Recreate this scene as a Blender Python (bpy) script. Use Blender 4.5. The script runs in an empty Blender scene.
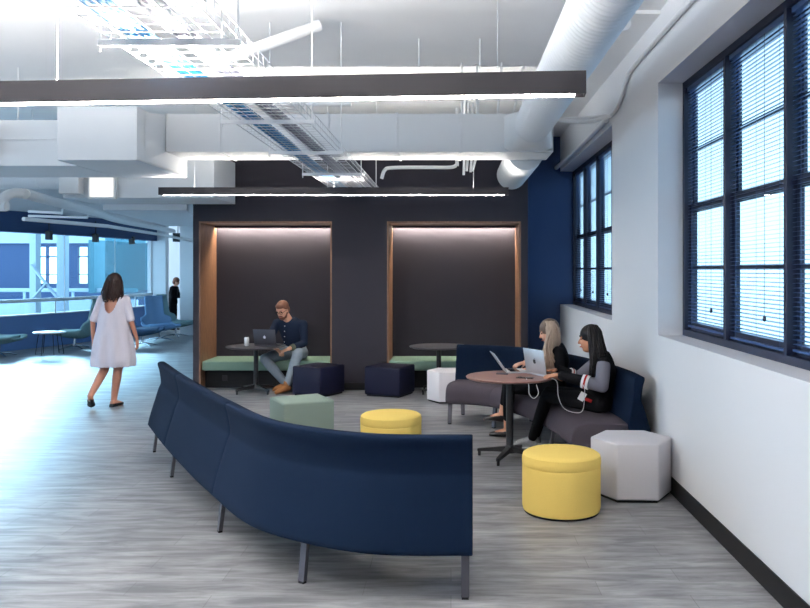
import bpy, bmesh, math, random
from mathutils import Vector as V, Matrix as M
random.seed(7)
PI = math.pi
scn = bpy.context.scene
COL = scn.collection

# ------------------------------------------------------------------ materials
def lin(c):
    return tuple((x/12.92 if x <= .04045 else ((x+.055)/1.055)**2.4) for x in [v/255 for v in c])

def mat(name, rgb, rough=.6, metal=0., vary=0., scale=40., bump=0., bscale=250., stretch=(1, 1, 1), spec=.5, sheen=0.):
    m = bpy.data.materials.new(name); m.use_nodes = True
    nt = m.node_tree; b = nt.nodes['Principled BSDF']
    col = lin(rgb)
    b.inputs['Base Color'].default_value = (*col, 1)
    b.inputs['Roughness'].default_value = rough
    b.inputs['Metallic'].default_value = metal
    b.inputs['Specular IOR Level'].default_value = spec
    if sheen: b.inputs['Sheen Weight'].default_value = sheen
    if vary or bump:
        tc = nt.nodes.new('ShaderNodeTexCoord'); mp = nt.nodes.new('ShaderNodeMapping')
        mp.inputs['Scale'].default_value = stretch
        nt.links.new(tc.outputs['Object'], mp.inputs['Vector'])
    if vary:
        n = nt.nodes.new('ShaderNodeTexNoise'); n.inputs['Scale'].default_value = scale; n.inputs['Detail'].default_value = 4
        r = nt.nodes.new('ShaderNodeMix'); r.data_type = 'RGBA'
        r.inputs['A'].default_value = (*[c*(1-vary) for c in col], 1)
        r.inputs['B'].default_value = (*[min(1, c*(1+vary)) for c in col], 1)
        nt.links.new(mp.outputs['Vector'], n.inputs['Vector'])
        nt.links.new(n.outputs['Fac'], r.inputs['Factor']); nt.links.new(r.outputs['Result'], b.inputs['Base Color'])
    if bump:
        n2 = nt.nodes.new('ShaderNodeTexNoise'); n2.inputs['Scale'].default_value = bscale
        bp = nt.nodes.new('ShaderNodeBump'); bp.inputs['Strength'].default_value = bump; bp.inputs['Distance'].default_value = .004
        nt.links.new(mp.outputs['Vector'], n2.inputs['Vector'])
        nt.links.new(n2.outputs['Fac'], bp.inputs['Height']); nt.links.new(bp.outputs['Normal'], b.inputs['Normal'])
    return m

def emit(name, rgb, s):
    m = bpy.data.materials.new(name); m.use_nodes = True
    nt = m.node_tree; nt.nodes.clear()
    e = nt.nodes.new('ShaderNodeEmission'); o = nt.nodes.new('ShaderNodeOutputMaterial')
    e.inputs['Color'].default_value = (*lin(rgb), 1); e.inputs['Strength'].default_value = s
    nt.links.new(e.outputs[0], o.inputs['Surface'])
    return m

def glass(name, tint, refl=.08, rough=.0):
    m = bpy.data.materials.new(name); m.use_nodes = True
    nt = m.node_tree; nt.nodes.clear()
    t = nt.nodes.new('ShaderNodeBsdfTransparent'); t.inputs['Color'].default_value = (*tint, 1)
    g = nt.nodes.new('ShaderNodeBsdfGlossy'); g.inputs['Roughness'].default_value = rough
    lw = nt.nodes.new('ShaderNodeLayerWeight'); lw.inputs['Blend'].default_value = .5
    pw = nt.nodes.new('ShaderNodeMath'); pw.operation = 'POWER'; pw.inputs[1].default_value = 4
    f = nt.nodes.new('ShaderNodeMath'); f.operation = 'MULTIPLY_ADD'; f.inputs[1].default_value = .5; f.inputs[2].default_value = refl*.4
    nt.links.new(lw.outputs['Facing'], pw.inputs[0]); nt.links.new(pw.outputs[0], f.inputs[0])
    mx = nt.nodes.new('ShaderNodeMixShader'); o = nt.nodes.new('ShaderNodeOutputMaterial')
    nt.links.new(f.outputs[0], mx.inputs[0])
    nt.links.new(t.outputs[0], mx.inputs[1]); nt.links.new(g.outputs[0], mx.inputs[2])
    nt.links.new(mx.outputs[0], o.inputs['Surface'])
    return m

def floor_mat():
    m = bpy.data.materials.new('grey wood plank'); m.use_nodes = True
    nt = m.node_tree; L = nt.links; N = nt.nodes; b = N['Principled BSDF']
    tc = N.new('ShaderNodeTexCoord')
    br = N.new('ShaderNodeTexBrick')
    br.offset = .37; br.inputs['Scale'].default_value = 1; br.inputs['Brick Width'].default_value = 1.25
    br.inputs['Row Height'].default_value = .19; br.inputs['Mortar Size'].default_value = .0022
    br.inputs['Color1'].default_value = (.235, .24, .252, 1); br.inputs['Color2'].default_value = (.30, .305, .318, 1)
    br.inputs['Mortar'].default_value = (.17, .17, .18, 1)
    L.new(tc.outputs['Object'], br.inputs['Vector'])
    mp = N.new('ShaderNodeMapping'); mp.inputs['Scale'].default_value = (.85, 5, 1)
    L.new(tc.outputs['Object'], mp.inputs['Vector'])
    n1 = N.new('ShaderNodeTexNoise'); n1.inputs['Scale'].default_value = 2.6; n1.inputs['Detail'].default_value = 7
    n1.inputs['Roughness'].default_value = .62; n1.inputs['Distortion'].default_value = .5
    L.new(mp.outputs[0], n1.inputs['Vector'])
    cr = N.new('ShaderNodeValToRGB'); cr.color_ramp.elements[0].position = .36; cr.color_ramp.elements[0].color = (.42, .42, .435, 1)
    cr.color_ramp.elements[1].position = .64; cr.color_ramp.elements[1].color = (1.12, 1.11, 1.1, 1)
    L.new(n1.outputs['Fac'], cr.inputs[0])
    mx = N.new('ShaderNodeMix'); mx.data_type = 'RGBA'; mx.blend_type = 'MULTIPLY'; mx.inputs['Factor'].default_value = 1
    L.new(br.outputs['Color'], mx.inputs['A']); L.new(cr.outputs[0], mx.inputs['B'])
    L.new(mx.outputs['Result'], b.inputs['Base Color'])
    b.inputs['Roughness'].default_value = .38
    mr = N.new('ShaderNodeMapRange'); mr.inputs['To Min'].default_value = .34; mr.inputs['To Max'].default_value = .5
    L.new(n1.outputs['Fac'], mr.inputs['Value']); L.new(mr.outputs[0], b.inputs['Roughness'])
    bp = N.new('ShaderNodeBump'); bp.inputs['Strength'].default_value = .12; bp.inputs['Distance'].default_value = .003
    L.new(n1.outputs['Fac'], bp.inputs['Height']); L.new(bp.outputs[0], b.inputs['Normal'])
    return m

def wood_mat(name, a, bcol, stretch):
    m = bpy.data.materials.new(name); m.use_nodes = True
    nt = m.node_tree; L = nt.links; N = nt.nodes; b = N['Principled BSDF']
    tc = N.new('ShaderNodeTexCoord'); mp = N.new('ShaderNodeMapping'); mp.inputs['Scale'].default_value = stretch
    L.new(tc.outputs['Object'], mp.inputs['Vector'])
    n = N.new('ShaderNodeTexNoise'); n.inputs['Scale'].default_value = 6; n.inputs['Detail'].default_value = 7; n.inputs['Distortion'].default_value = .8
    L.new(mp.outputs[0], n.inputs['Vector'])
    cr = N.new('ShaderNodeValToRGB'); cr.color_ramp.elements[0].position = .3; cr.color_ramp.elements[0].color = (*lin(a), 1)
    cr.color_ramp.elements[1].position = .7; cr.color_ramp.elements[1].color = (*lin(bcol), 1)
    L.new(n.outputs['Fac'], cr.inputs[0]); L.new(cr.outputs[0], b.inputs['Base Color'])
    b.inputs['Roughness'].default_value = .45
    return m

MT = dict(
    floor=floor_mat(),
    white=mat('white wall paint', (220, 220, 222), .75, bump=.05, bscale=120),
    ceil=mat('white ceiling paint', (236, 236, 236), .8, vary=.03, scale=1.5),
    duct=mat('white painted sheet metal', (214, 217, 220), .5, vary=.02, scale=3),
    pipe=mat('white painted pipe', (226, 227, 228), .5),
    charcoal=mat('charcoal wall paint', (44, 42, 50), .7, bump=.05, bscale=100, vary=.05, scale=2),
    bluewall=mat('deep blue wall paint', (30, 62, 108), .6, bump=.04, bscale=100),
    bluefascia=mat('blue fascia paint', (28, 56, 100), .6),
    lowblue=mat('cobalt low wall paint', (94, 128, 180), .6),
    black=mat('black baseboard', (16, 16, 19), .55),
    blackmetal=mat('black powder coated metal', (26, 26, 29), .42, metal=.2),
    fixture=mat('dark bronze fixture metal', (30, 26, 33), .5, metal=.1),
    frame=mat('dark navy window frame paint', (16, 26, 50), .5),
    slat=mat('navy aluminium blind slat', (58, 84, 128), .32, spec=.5),
    navyfab=mat('navy sofa fabric', (5, 18, 36), .9, vary=.12, scale=300, bump=.25, bscale=500, spec=.05),
    greyfab=mat('charcoal grey seat fabric', (66, 61, 68), .9, spec=.2, vary=.15, scale=350, bump=.25, bscale=500),
    yellow=mat('yellow wool fabric', (248, 214, 118), .9, vary=.06, scale=200, bump=.25, bscale=400),
    lightfab=mat('pale grey fabric', (205, 202, 206), .9, vary=.06, scale=300, bump=.25, bscale=450),
    palefab=mat('off white fabric', (222, 216, 218), .9, vary=.05, scale=300, bump=.25, bscale=450),
    greenfab=mat('sage green fabric', (132, 146, 136), .9, vary=.08, scale=250, bump=.2, bscale=450),
    benchfab=mat('mint green bench fabric', (120, 146, 132), .85, vary=.08, scale=250, bump=.2, bscale=450),
    navyleather=mat('midnight navy vinyl', (9, 11, 36), .55, bump=.1, bscale=200),
    legmetal=mat('brushed grey leg metal', (74, 74, 82), .45, metal=.5),
    walnut=wood_mat('walnut panel', (96, 66, 48), (136, 100, 76), (14, 14, 1.2)),
    walnuttop=wood_mat('walnut table top', (118, 82, 74), (150, 108, 98), (2, 14, 4)),
    darktop=mat('charcoal laminate', (58, 57, 64), .4),
    silver=mat('silver aluminium', (206, 206, 208), .38, metal=.55),
    spacegrey=mat('dark grey aluminium', (70, 70, 78), .4, metal=.6),
    emblem=mat('dark emblem', (40, 38, 40), .3),
    emblemw=mat('white emblem', (235, 235, 240), .4),
    screen=mat('black glass', (14, 15, 18), .1),
    chairteal=mat('teal chair fabric', (128, 158, 160), .85, bump=.2, bscale=300),
    chairblue=mat('mid blue chair fabric', (120, 158, 196), .85, bump=.2, bscale=300),
    chairnavy=mat('slate blue chair fabric', (84, 116, 150), .85, bump=.2, bscale=300),
    chrome=mat('polished chrome', (200, 204, 210), .18, metal=1),
    whitelam=mat('white laminate', (236, 236, 236), .35),
    glass=glass('clear window glass', (.93, .97, .99)),
    dimglass=glass('sky dimming glass', (.57, .64, .67)),  # tint put in to hold down the sky brightness behind the panes
    glasswall=glass('pale blue glass', (.80, .92, .96)),
    tealglass=glass('teal tinted glass', (.32, .58, .62)),
    led=emit('white led diffuser', (255, 248, 240), 52),
    ledup=emit('white led uplight', (255, 250, 246), 820),
    ledlow=emit('added lamp soft led', (255, 250, 246), 8),
    ledfar=emit('far led uplight', (255, 248, 238), 75),
    ledmid=emit('dimmed led diffuser', (255, 248, 240), 24),
    ledalc=emit('alcove led strip', (255, 240, 218), 280),
    panel=emit('square lamp diffuser', (255, 252, 248), .9),
    spot=emit('small lamp lens', (255, 250, 240), 3),
    cableblue=mat('blue data cable', (44, 138, 190), .5),
    cablegrey=mat('grey data cable', (150, 150, 162), .5),
    galv=mat('galvanised wire', (196, 198, 202), .4, metal=.3),
    skin=mat('light skin', (216, 160, 132), .55, vary=.04, scale=30),
    skintan=mat('tan skin', (196, 136, 104), .55, vary=.04, scale=30),
    skinwalk=mat('warm skin', (188, 128, 104), .55, vary=.04, scale=30),
    lips=mat('lips', (176, 88, 84), .45),
    eyewhite=mat('eye', (60, 44, 40), .25),
    hairdark=mat('near black hair', (18, 14, 15), .5, vary=.3, scale=30, stretch=(1, 1, .1)),
    hairbrown=mat('dark brown hair', (40, 26, 24), .5, vary=.3, scale=30, stretch=(1, 1, .1)),
    hairblond=mat('ash blonde hair', (176, 152, 132), .5, vary=.32, scale=60, stretch=(1, 1, .08)),
    hairroot=mat('brown roots', (96, 76, 62), .5, vary=.25, scale=60),
    hairginger=mat('auburn hair', (112, 68, 48), .6, vary=.2, scale=60),
    shirtnavy=mat('dark navy denim', (27, 36, 54), .85, vary=.15, scale=60, bump=.2, bscale=200),
    cuffolive=mat('olive cuff', (92, 96, 82), .85),
    jeans=mat('washed grey denim', (128, 138, 148), .85, vary=.12, scale=30, bump=.2, bscale=200),
    boot=mat('tan suede', (146, 98, 62), .85),
    blackcloth=mat('black jersey', (15, 15, 18), .9, vary=.2, scale=40),
    greycloth=mat('heather grey jersey', (104, 104, 114), .9, vary=.12, scale=200),
    whitecloth=mat('white ribbing', (232, 230, 230), .85),
    redcloth=mat('red ribbing', (176, 48, 44), .85),
    beige=mat('beige knit', (210, 190, 172), .9, vary=.06, scale=100),
    dress=mat('pale lilac grey cotton', (206, 198, 206), .9, vary=.05, scale=14, stretch=(3, 3, .3), bump=.2, bscale=60),
    sneaker=mat('grey sneaker mesh', (150, 152, 154), .8, vary=.2, scale=80),
    sole=mat('white rubber sole', (226, 226, 226), .6),
    shoeblack=mat('black leather', (22, 21, 24), .4),
    cord=mat('white cord', (205, 204, 206), .5),
    concrete=mat('pale atrium floor', (150, 164, 176), .6),
    atriumblue=mat('atrium blue wall', (24, 52, 90), .6),
    tealpanel=mat('atrium teal panel', (40, 98, 112), .5),
    paper=mat('white card', (238, 238, 238), .7),
    outside=mat('pale render facade', (206, 214, 226), .8),
)

for k_ in MT:                                    # matt cloth hardly reflects
    b_ = MT[k_].node_tree.nodes.get('Principled BSDF')
    if b_ and b_.inputs['Roughness'].default_value >= .8 and k_ not in ('ceil',): b_.inputs['Specular IOR Level'].default_value = .08
for k_ in ('hairdark', 'hairbrown', 'black', 'charcoal', 'navyleather'): MT[k_].node_tree.nodes['Principled BSDF'].inputs['Specular IOR Level'].default_value = .2
# ------------------------------------------------------------------ mesh builder
class MB:
    def __init__(s): s.bm = bmesh.new()
    def box(s, x0, x1, y0, y1, z0, z1, bevel=0, seg=2):
        return s.obox(((x0+x1)/2, (y0+y1)/2, (z0+z1)/2), (abs(x1-x0), abs(y1-y0), abs(z1-z0)), M.Identity(3), bevel, seg)
    def obox(s, c, size, rot=None, bevel=0, seg=2):
        if rot is None: rot = M.Identity(3)
        if isinstance(rot, (int, float)): rot = M.Rotation(rot, 3, 'Z')
        mx = M.Translation(V(c)) @ rot.to_4x4() @ M.Diagonal((*size, 1))
        r = bmesh.ops.create_cube(s.bm, size=1, matrix=mx)
        if bevel:
            es = list({e for v in r['verts'] for e in v.link_edges})
            bmesh.ops.bevel(s.bm, geom=es, offset=bevel, segments=seg, affect='EDGES', profile=.5)
        return s
    def cyl(s, a, b, ra, rb=None, n=16):
        a, b = V(a), V(b); rb = ra if rb is None else rb
        d = b-a
        mx = M.Translation((a+b)/2) @ d.to_track_quat('Z', 'Y').to_matrix().to_4x4()
        bmesh.ops.create_cone(s.bm, cap_ends=True, segments=n, radius1=ra, radius2=max(rb, 1e-4), depth=d.length, matrix=mx)
        return s
    def ball(s, c, r, sc=(1, 1, 1), basis=None, n=16):
        rot = basis.to_4x4() if basis is not None else M.Identity(4)
        mx = M.Translation(V(c)) @ rot @ M.Diagonal((r*sc[0], r*sc[1], r*sc[2], 1))
        bmesh.ops.create_uvsphere(s.bm, u_segments=n, v_segments=max(6, n*2//3), radius=1, matrix=mx)
        return s
    def seg(s, a, b, ra, rb, n=12):
        s.cyl(a, b, ra, rb, n); s.ball(a, ra, n=n); s.ball(b, rb, n=n); return s
    def chain(s, pr, n=12):
        for (a, ra), (b, rb) in zip(pr, pr[1:]): s.seg(a, b, ra, rb, n)
        return s
    def rings(s, rs, cap=True, closed=False):
        vs = [[s.bm.verts.new(V(p)) for p in r] for r in rs]
        n = len(vs[0])
        pairs = list(zip(vs, vs[1:])) + ([(vs[-1], vs[0])] if closed else [])
        for a, b in pairs:
            for i in range(n):
                s.bm.faces.new((a[i], a[(i+1) % n], b[(i+1) % n], b[i]))
        if cap and not closed:
            s.bm.faces.new(vs[0][::-1]); s.bm.faces.new(vs[-1])
        return s
    def ellipses(s, secs, n=20):
        s.rings([[V(c) + V(u)*math.cos(2*PI*i/n) + V(w)*math.sin(2*PI*i/n) for i in range(n)] for c, u, w in secs]); return s
    def tube(s, pts, r, n=8, rend=None):
        pts = [V(p) for p in pts]; out = []; up = None
        for i, p in enumerate(pts):
            t = (pts[min(i+1, len(pts)-1)] - pts[max(i-1, 0)]).normalized()
            if up is None:
                up = V((0, 0, 1)) if abs(t.z) < .9 else V((1, 0, 0))
            u = (up - t*up.dot(t)).normalized(); up = u; w = t.cross(u)
            rr = r if rend is None else r + (rend-r)*i/(len(pts)-1)
            out.append([p + u*rr*math.cos(2*PI*k/n) + w*rr*math.sin(2*PI*k/n) for k in range(n)])
        s.rings(out); return s
    def prism(s, poly, z0, z1):
        s.rings([[(x, y, z0) for x, y in poly], [(x, y, z1) for x, y in poly]]); return s
    def lathe(s, c, prof, n=40):
        c = V(c)
        s.rings([[c + V((r*math.cos(2*PI*k/n), r*math.sin(2*PI*k/n), z)) for k in range(n)] for r, z in prof]); return s
    def sweep(s, path, prof, bevel=.012):
        rs = []
        for i, (x, y) in enumerate(path):
            a = path[max(i-1, 0)]; b = path[min(i+1, len(path)-1)]
            t = V((b[0]-a[0], b[1]-a[1])).normalized(); nx, ny = -t.y, t.x
            rs.append([(x+nx*o, y+ny*o, z) for o, z in prof])
        s.rings(rs)
        if bevel:
            s.bm.normal_update()
            ends = [f for f in s.bm.faces if len(f.verts) == len(prof)]
            es = list({e for f in ends for e in f.edges})
            bmesh.ops.bevel(s.bm, geom=es, offset=bevel, segments=3, affect='EDGES', profile=.5, clamp_overlap=True)
        return s
    def build(s, name, material, parent=None, smooth=True, ang=40, base=None, kind=None, label=None):
        bm = s.bm
        bmesh.ops.recalc_face_normals(bm, faces=bm.faces)
        off = V((0, 0, 0))
        if parent is not None: off = world_loc(parent)
        elif base is not None: off = V(base)
        for v in bm.verts: v.co -= off
        for f in bm.faces: f.smooth = smooth
        if smooth:
            a = math.radians(ang)
            for e in bm.edges:
                if len(e.link_faces) == 2 and e.calc_face_angle(0) > a: e.smooth = False
        me = bpy.data.meshes.new(name); bm.to_mesh(me); bm.free()
        if isinstance(material, str): material = MT[material]
        me.materials.append(material)
        o = bpy.data.objects.new(name, me); COL.objects.link(o)
        if parent is not None: o.parent = parent
        elif base is not None: o.location = off
        if kind: o['kind'] = kind
        if label: o['label'] = label
        return o

def world_loc(o):
    l = V((0, 0, 0))
    while o is not None:
        l += o.location; o = o.parent
    return l
def empty(name, loc):
    o = bpy.data.objects.new(name, None); o.location = loc; o.empty_display_size = .1; COL.objects.link(o); return o
def tag(o, label, cat, group=None):
    o['label'] = label; o['category'] = cat
    if group: o['group'] = group
    return o
def thing(name, loc, label, cat, group=None): return tag(empty(name, loc), label, cat, group)
def struct(name, mb, m, **k):
    o = mb.build(name, m, **k); o['kind'] = 'structure'; return o
def spin(o, a):
    o.rotation_euler = (0, 0, a)
def dup(root, loc, rot, label, group=None):
    r = root.copy(); COL.objects.link(r); r.location = loc; r.rotation_euler = (0, 0, rot); r['label'] = label
    if group: r['group'] = group
    for ch in list(root.children):
        c = ch.copy(); COL.objects.link(c); c.parent = r
        for g in ch.children:
            d = g.copy(); COL.objects.link(d); d.parent = c
    return r
def bake(o, *mods):
    for kind, kw in mods:
        md = o.modifiers.new(kind, kind)
        for k, v in kw.items(): setattr(md, k, v)
    dg = bpy.context.evaluated_depsgraph_get(); dg.update()
    me = bpy.data.meshes.new_from_object(o.evaluated_get(dg)); o.modifiers.clear()
    old = o.data; o.data = me; me.name = old.name
    for p in me.polygons: p.use_smooth = True
    return o
def cr(pts, n=8, closed=False):
    P = [V(p) for p in pts]; out = []; L = len(P)
    rng = L if closed else L-1
    for i in range(rng):
        if closed: p0, p1, p2, p3 = P[i-1], P[i], P[(i+1) % L], P[(i+2) % L]
        else:
            p1, p2 = P[i], P[i+1]; p0 = P[i-1] if i else p1*2-p2; p3 = P[i+2] if i+2 < L else p2*2-p1
        for k in range(n):
            t = k/n
            out.append(.5*((2*p1)+(p2-p0)*t+(2*p0-5*p1+4*p2-p3)*t*t+(3*p1-p0-3*p2+p3)*t**3))
    if not closed: out.append(P[-1])
    return out

# ================================================================== SETTING
WX = 1.685                                     # inner face of the window wall
CEIL = 3.85
struct('floor', MB().box(-12.5, WX+.5, -4.5, 26, -.12, 0), 'floor')
struct('ceiling', MB().box(-12.5, WX+.5, -4.5, 26, CEIL, CEIL+.15), 'ceil')
S0, S1 = 1.17, 3.22                            # sill and head of the window openings
w = MB()
w.box(WX, 2.0, -4.5, 12.8, 0, S0); w.box(WX, 2.0, -4.5, 12.8, S1, CEIL)
for a, b in ((-4.5, 2.5), (6.51, 8.37), (12.36, 12.8)): w.box(WX, 2.0, a, b, S0, S1)
struct('wall_right', w, 'white', smooth=False)
struct('baseboard_right', MB().box(WX-.014, WX, -4.5, 12.35, 0, .125, .003), 'black', smooth=False)
struct('wall_rear', MB().box(-12.5, 2.14, -4.7, -4.5, 0, CEIL), 'white', smooth=False)
# charcoal wall with two alcoves
YF, YB = 11.35, 12.12
AT = 2.39
alc = ((-3.575, -1.69), (-.908, .993))
w = MB()
w.box(-3.66, 1.09, YF, YB+.2, AT, CEIL)
for a, b in ((-3.66, -3.575), (-1.69, -.908), (.993, 1.09)): w.box(a, b, YF, YB+.2, 0, AT)
for a, b in alc: w.box(a, b, YB, YB+.2, 0, AT)
struct('wall_back', w, 'charcoal', smooth=False)
w = MB()
for a, b in ((-3.66, -3.575), (-1.69, -.908), (.993, 1.09)): w.box(a, b, YF-.012, YF, 0, .1, .002)
struct('baseboard_back', w, 'black', smooth=False)
struct('wall_back_blue', MB().box(1.09, 2.0, 12.35, 12.5, 0, CEIL), 'bluewall', smooth=False)
struct('baseboard_back_blue', MB().box(1.09, WX-.014, 12.336, 12.35, 0, .12), 'black', smooth=False)
for i, (a, b) in enumerate(alc):               # walnut lining of each alcove
    t = MB(); t.box(a, a+.022, YF-.004, YB, 0, AT); t.box(b-.022, b, YF-.004, YB, 0, AT); t.box(a+.022, b-.022, YF-.004, YB, AT-.022, AT)
    struct('trim_%d' % (i+1), t, 'walnut', smooth=False)

# ceiling beams and soffit
b = MB(); b.box(-12.5, WX, 5.2, 6.43, 3.79, CEIL)
struct('ceiling_beam', b, 'ceil', smooth=False)
struct('ceiling_soffit', MB().box(-12.5, -2.7, 6.43, 7.7, 3.78, CEIL), 'ceil', smooth=False)
struct('ceiling_beam_wall', MB().box(1.45, WX, 6.43, 12.35, 3.76, CEIL), 'ceil', smooth=False)

# windows --------------------------------------------------------------
def window(name, y0, y1, nb):
    root = empty(name, (1.96, (y0+y1)/2, S0)); root['kind'] = 'structure'
    f = MB(); t = .05
    f.box(1.885, 1.99, y0, y1, S0, S0+t); f.box(1.885, 1.99, y0, y1, S1-t, S1)
    f.box(1.885, 1.99, y0, y0+t, S0+t, S1-t); f.box(1.885, 1.99, y1-t, y1, S0+t, S1-t)
    f.build('window_frame', 'frame', root, smooth=False)
    bw = (y1-y0)/nb
    for i in range(1, nb):
        MB().box(1.88, 1.985, y0+i*bw-.022, y0+i*bw+.022, S0+t, S1-t, .004).build('mullion', 'frame', root, smooth=False)
    zm = (S0+S1)/2
    for i in range(nb):
        a = y0+i*bw+(t if i == 0 else .022); c = y0+(i+1)*bw-(t if i == nb-1 else .022)
        for (z0, z1, x) in ((S0+t, zm+.03, 1.938), (zm-.03, S1-t, 1.96)):
            s = MB(); x1 = x+.022; st = .04
            s.box(x, x1, a, c, z0, z0+.07); s.box(x, x1, a, c, z1-.055, z1)
            s.box(x, x1, a, a+st, z0+.07, z1-.055); s.box(x, x1, c-st, c, z0+.07, z1-.055)
            zz = (z0+z1)/2; s.box(x+.005, x1-.005, a+st, c-st, zz-.014, zz+.014)
            so = s.build('sash', 'frame', root, smooth=False)
            MB().box(x+.009, x+.012, a+st, c-st, z0+.07, z1-.055).build('pane', 'dimglass', so, smooth=False)
    return root
window('window_1', 2.5, 6.51, 4)
window('window_2', 8.37, 12.35, 4)

def blind(y0, y1, label, tilt, drop, group):
    ym = (y0+y1)/2
    r = thing('window_blind', (1.92, ym, S1-.06), label, 'blind', group)
    MB().box(1.905, 1.942, y0, y1, S1-.085, S1-.05, .003).build('head_rail', 'slat', r, smooth=False)
    s = MB(); z = S1-.1; ca, sa = math.cos(tilt), math.sin(tilt)
    rot = M.Rotation(tilt, 3, 'Y')
    while z > S0+drop+.03:
        s.obox((1.9235, ym, z), (.025, y1-y0-.006, .0016), rot); z -= .0262
    s.build('slats', 'slat', r, smooth=False)
    MB().box(1.911, 1.936, y0, y1, S0+drop, S0+drop+.016, .003).build('bottom_rail', 'slat', r, smooth=False)
    c = MB()
    for q in (.12, .5, .88): c.tube([(1.9095, y0+(y1-y0)*q, S1-.085), (1.9095, y0+(y1-y0)*q, S0+drop+.01)], .0012, 5)
    c.build('ladder_cord', 'slat', r)
    p = MB(); yy = y0+(y1-y0)*.33
    p.tube([(1.898, yy, S1-.09), (1.898, yy, S0+.25)], .0016, 5); p.ball((1.898, yy, S0+.235), .014, (.8, .8, 1.4), n=10)
    p.build('pull_cord', 'frame', r)
nm = ('nearest the camera', 'second from the near end', 'third from the near end', 'beside the white pier')
nm2 = ('beside the white pier', 'second from the white pier', 'third from the white pier', 'at the far end against the blue wall')
for i in range(4):
    bw = (6.51-2.5)/4; y0 = 2.5+i*bw
    blind(y0+(.055 if i == 0 else .027), y0+bw-(.055 if i == 3 else .027), 'navy slatted blind in the near window, bay ' + nm[i], -.16, .06+.012*(i % 2), 'blinds in the near window')
for i in range(4):
    bw = (12.35-8.37)/4; y0 = 8.37+i*bw
    blind(y0+(.055 if i == 0 else .027), y0+bw-(.055 if i == 3 else .027), 'navy slatted blind in the far window, bay ' + nm2[i], -.12, .05, 'blinds in the far window')

# left side: curved glazed wall above a low blue wall ----------------------
gl = [(-11.0, 14.0), (-10.1, 15.3), (-9.36, 16.6), (-8.78, 18.3), (-8.38, 20.1), (-8.2, 22.0)]
GP = [(p.x, p.y) for p in cr([(x, y, 0) for x, y in gl], 6)]
def rect(o0, o1, z0, z1): return [(o0, z0), (o1, z0), (o1, z1), (o0, z1)]
struct('wall_left', MB().sweep(GP, rect(0, .16, 0, .72), 0), 'lowblue', ang=30)
struct('trim_3', MB().sweep(GP, rect(-.03, .19, .72, .745), 0), 'white', ang=30)
struct('wall_left_fascia', MB().sweep(GP, rect(-.12, .2, 2.5, 2.94), 0), 'bluefascia', ang=30)
struct('wall_left_upper', MB().sweep(GP, rect(-.02, .2, 2.94, CEIL), 0), 'white', ang=30)
g = struct('window_3', MB().sweep(GP, rect(.07, .082, .745, 2.5), 0), 'glasswall', ang=30)
for k in (2, 11, 18, 24, len(GP)-1):
    x, y = GP[k]; e = .03 if k == len(GP)-1 else .006
    MB().box(x-.065-e, x-.065+e, y-e, y+e, .745, 2.5).build('window_frame', 'white', g, smooth=False)
w = MB(); w.box(-11.3, -11.0, -4.5, 14.0, 0, .75); w.box(-11.3, -11.0, -4.5, 14.0, 3.1, CEIL)
for a, b in ((-4.5, -3.5), (1.6, 2.2), (7.4, 8.0), (13.4, 14.0)): w.box(-11.3, -11.0, a, b, .75, 3.1)
struct('wall_left_near', w, 'white', smooth=False)
for q, (a, b) in enumerate(((-3.5, 1.6), (2.2, 7.4), (8.0, 13.4))):
    wn = empty('window_%d' % (5+q), (-11.2, (a+b)/2, .75)); wn['kind'] = 'structure'
    f = MB(); f.box(-11.22, -11.1, a, b, .75, .8); f.box(-11.22, -11.1, a, b, 3.05, 3.1)
    for k in range(4): yy = a+.025+(b-a-.05)*k/3; f.box(-11.22, -11.1, yy-.025, yy+.025, .8, 3.05)
    f.build('window_frame', 'frame', wn, smooth=False)
    MB().box(-11.17, -11.16, a+.05, b-.05, .8, 3.05).build('pane', 'glass', wn, smooth=False)
struct('wall_left_end', MB().box(-8.35, -7.85, 22.0, 22.25, 0, CEIL), 'white', smooth=False)
struct('pillar', MB().box(-7.08, -6.68, 20.9, 21.3, 0, CEIL), 'white', smooth=False)
struct('wall_corridor', MB().box(-9.5, -3.6, 25.6, 25.8, 0, CEIL), 'white', smooth=False)
struct('wall_corridor_side', MB().box(-3.72, -3.6, 12.33, 25.6, 0, CEIL), 'white', smooth=False)
# atrium beyond the glass (open to the sky)
struct('floor_atrium', MB().box(-24, -9.6, 22.3, 36, -.12, 0), 'concrete')
w = MB(); wy = 33
zz = (1.2, 1.62, 2.0, 2.62)
wins = [(-17.05, -16.72), (-16.66, -15.8), (-15.4, -15.0)]
w.box(-24, -9.6, wy, wy+.2, 0, 1.15); w.box(-24, -9.6, wy, wy+.2, 2.65, 2.8)
xs = [-24] + [v for p in wins for v in p] + [-9.6]
for a, b in zip(xs[::2], xs[1::2]): w.box(a, b, wy, wy+.2, 1.15, 2.65)
for a, b in wins:
    w.box(a, b, wy+.05, wy+.12, 1.5, 1.54); w.box(a, b, wy+.05, wy+.12, 2.22, 2.28)
struct('wall_atrium', w, 'atriumblue', smooth=False)
struct('wall_atrium_upper', MB().box(-24, -9.6, wy-.1, wy+.2, 2.8, 4.4), 'concrete', smooth=False)
struct('wall_atrium_side', MB().box(-12.6, -12.4, 27.8, wy, .9, 2.75), 'tealpanel', smooth=False)
struct('window_4', MB().box(-11.33, -10.0, 26.2, 26.22, .75, 2.75), 'tealglass', smooth=False)
for i, (cx, cy, ww) in enumerate(((-12.55, 24, .2), (-12.3, 25.2, .26))):
    struct('pillar_atrium', MB().box(cx-ww/2, cx+ww/2, cy, cy+.3, 0, 3.4, .01), 'concrete', smooth=False)
br = thing('diagonal_brace', (-12.4, 24.1, .7), 'white crossed steel brace between two pillars behind the curved glass', 'brace')
MB().tube([(-12.55, 23.9, 1.85), (-11.7, 23.9, .8)], .05, 8).build('strut', 'concrete', br)
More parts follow.
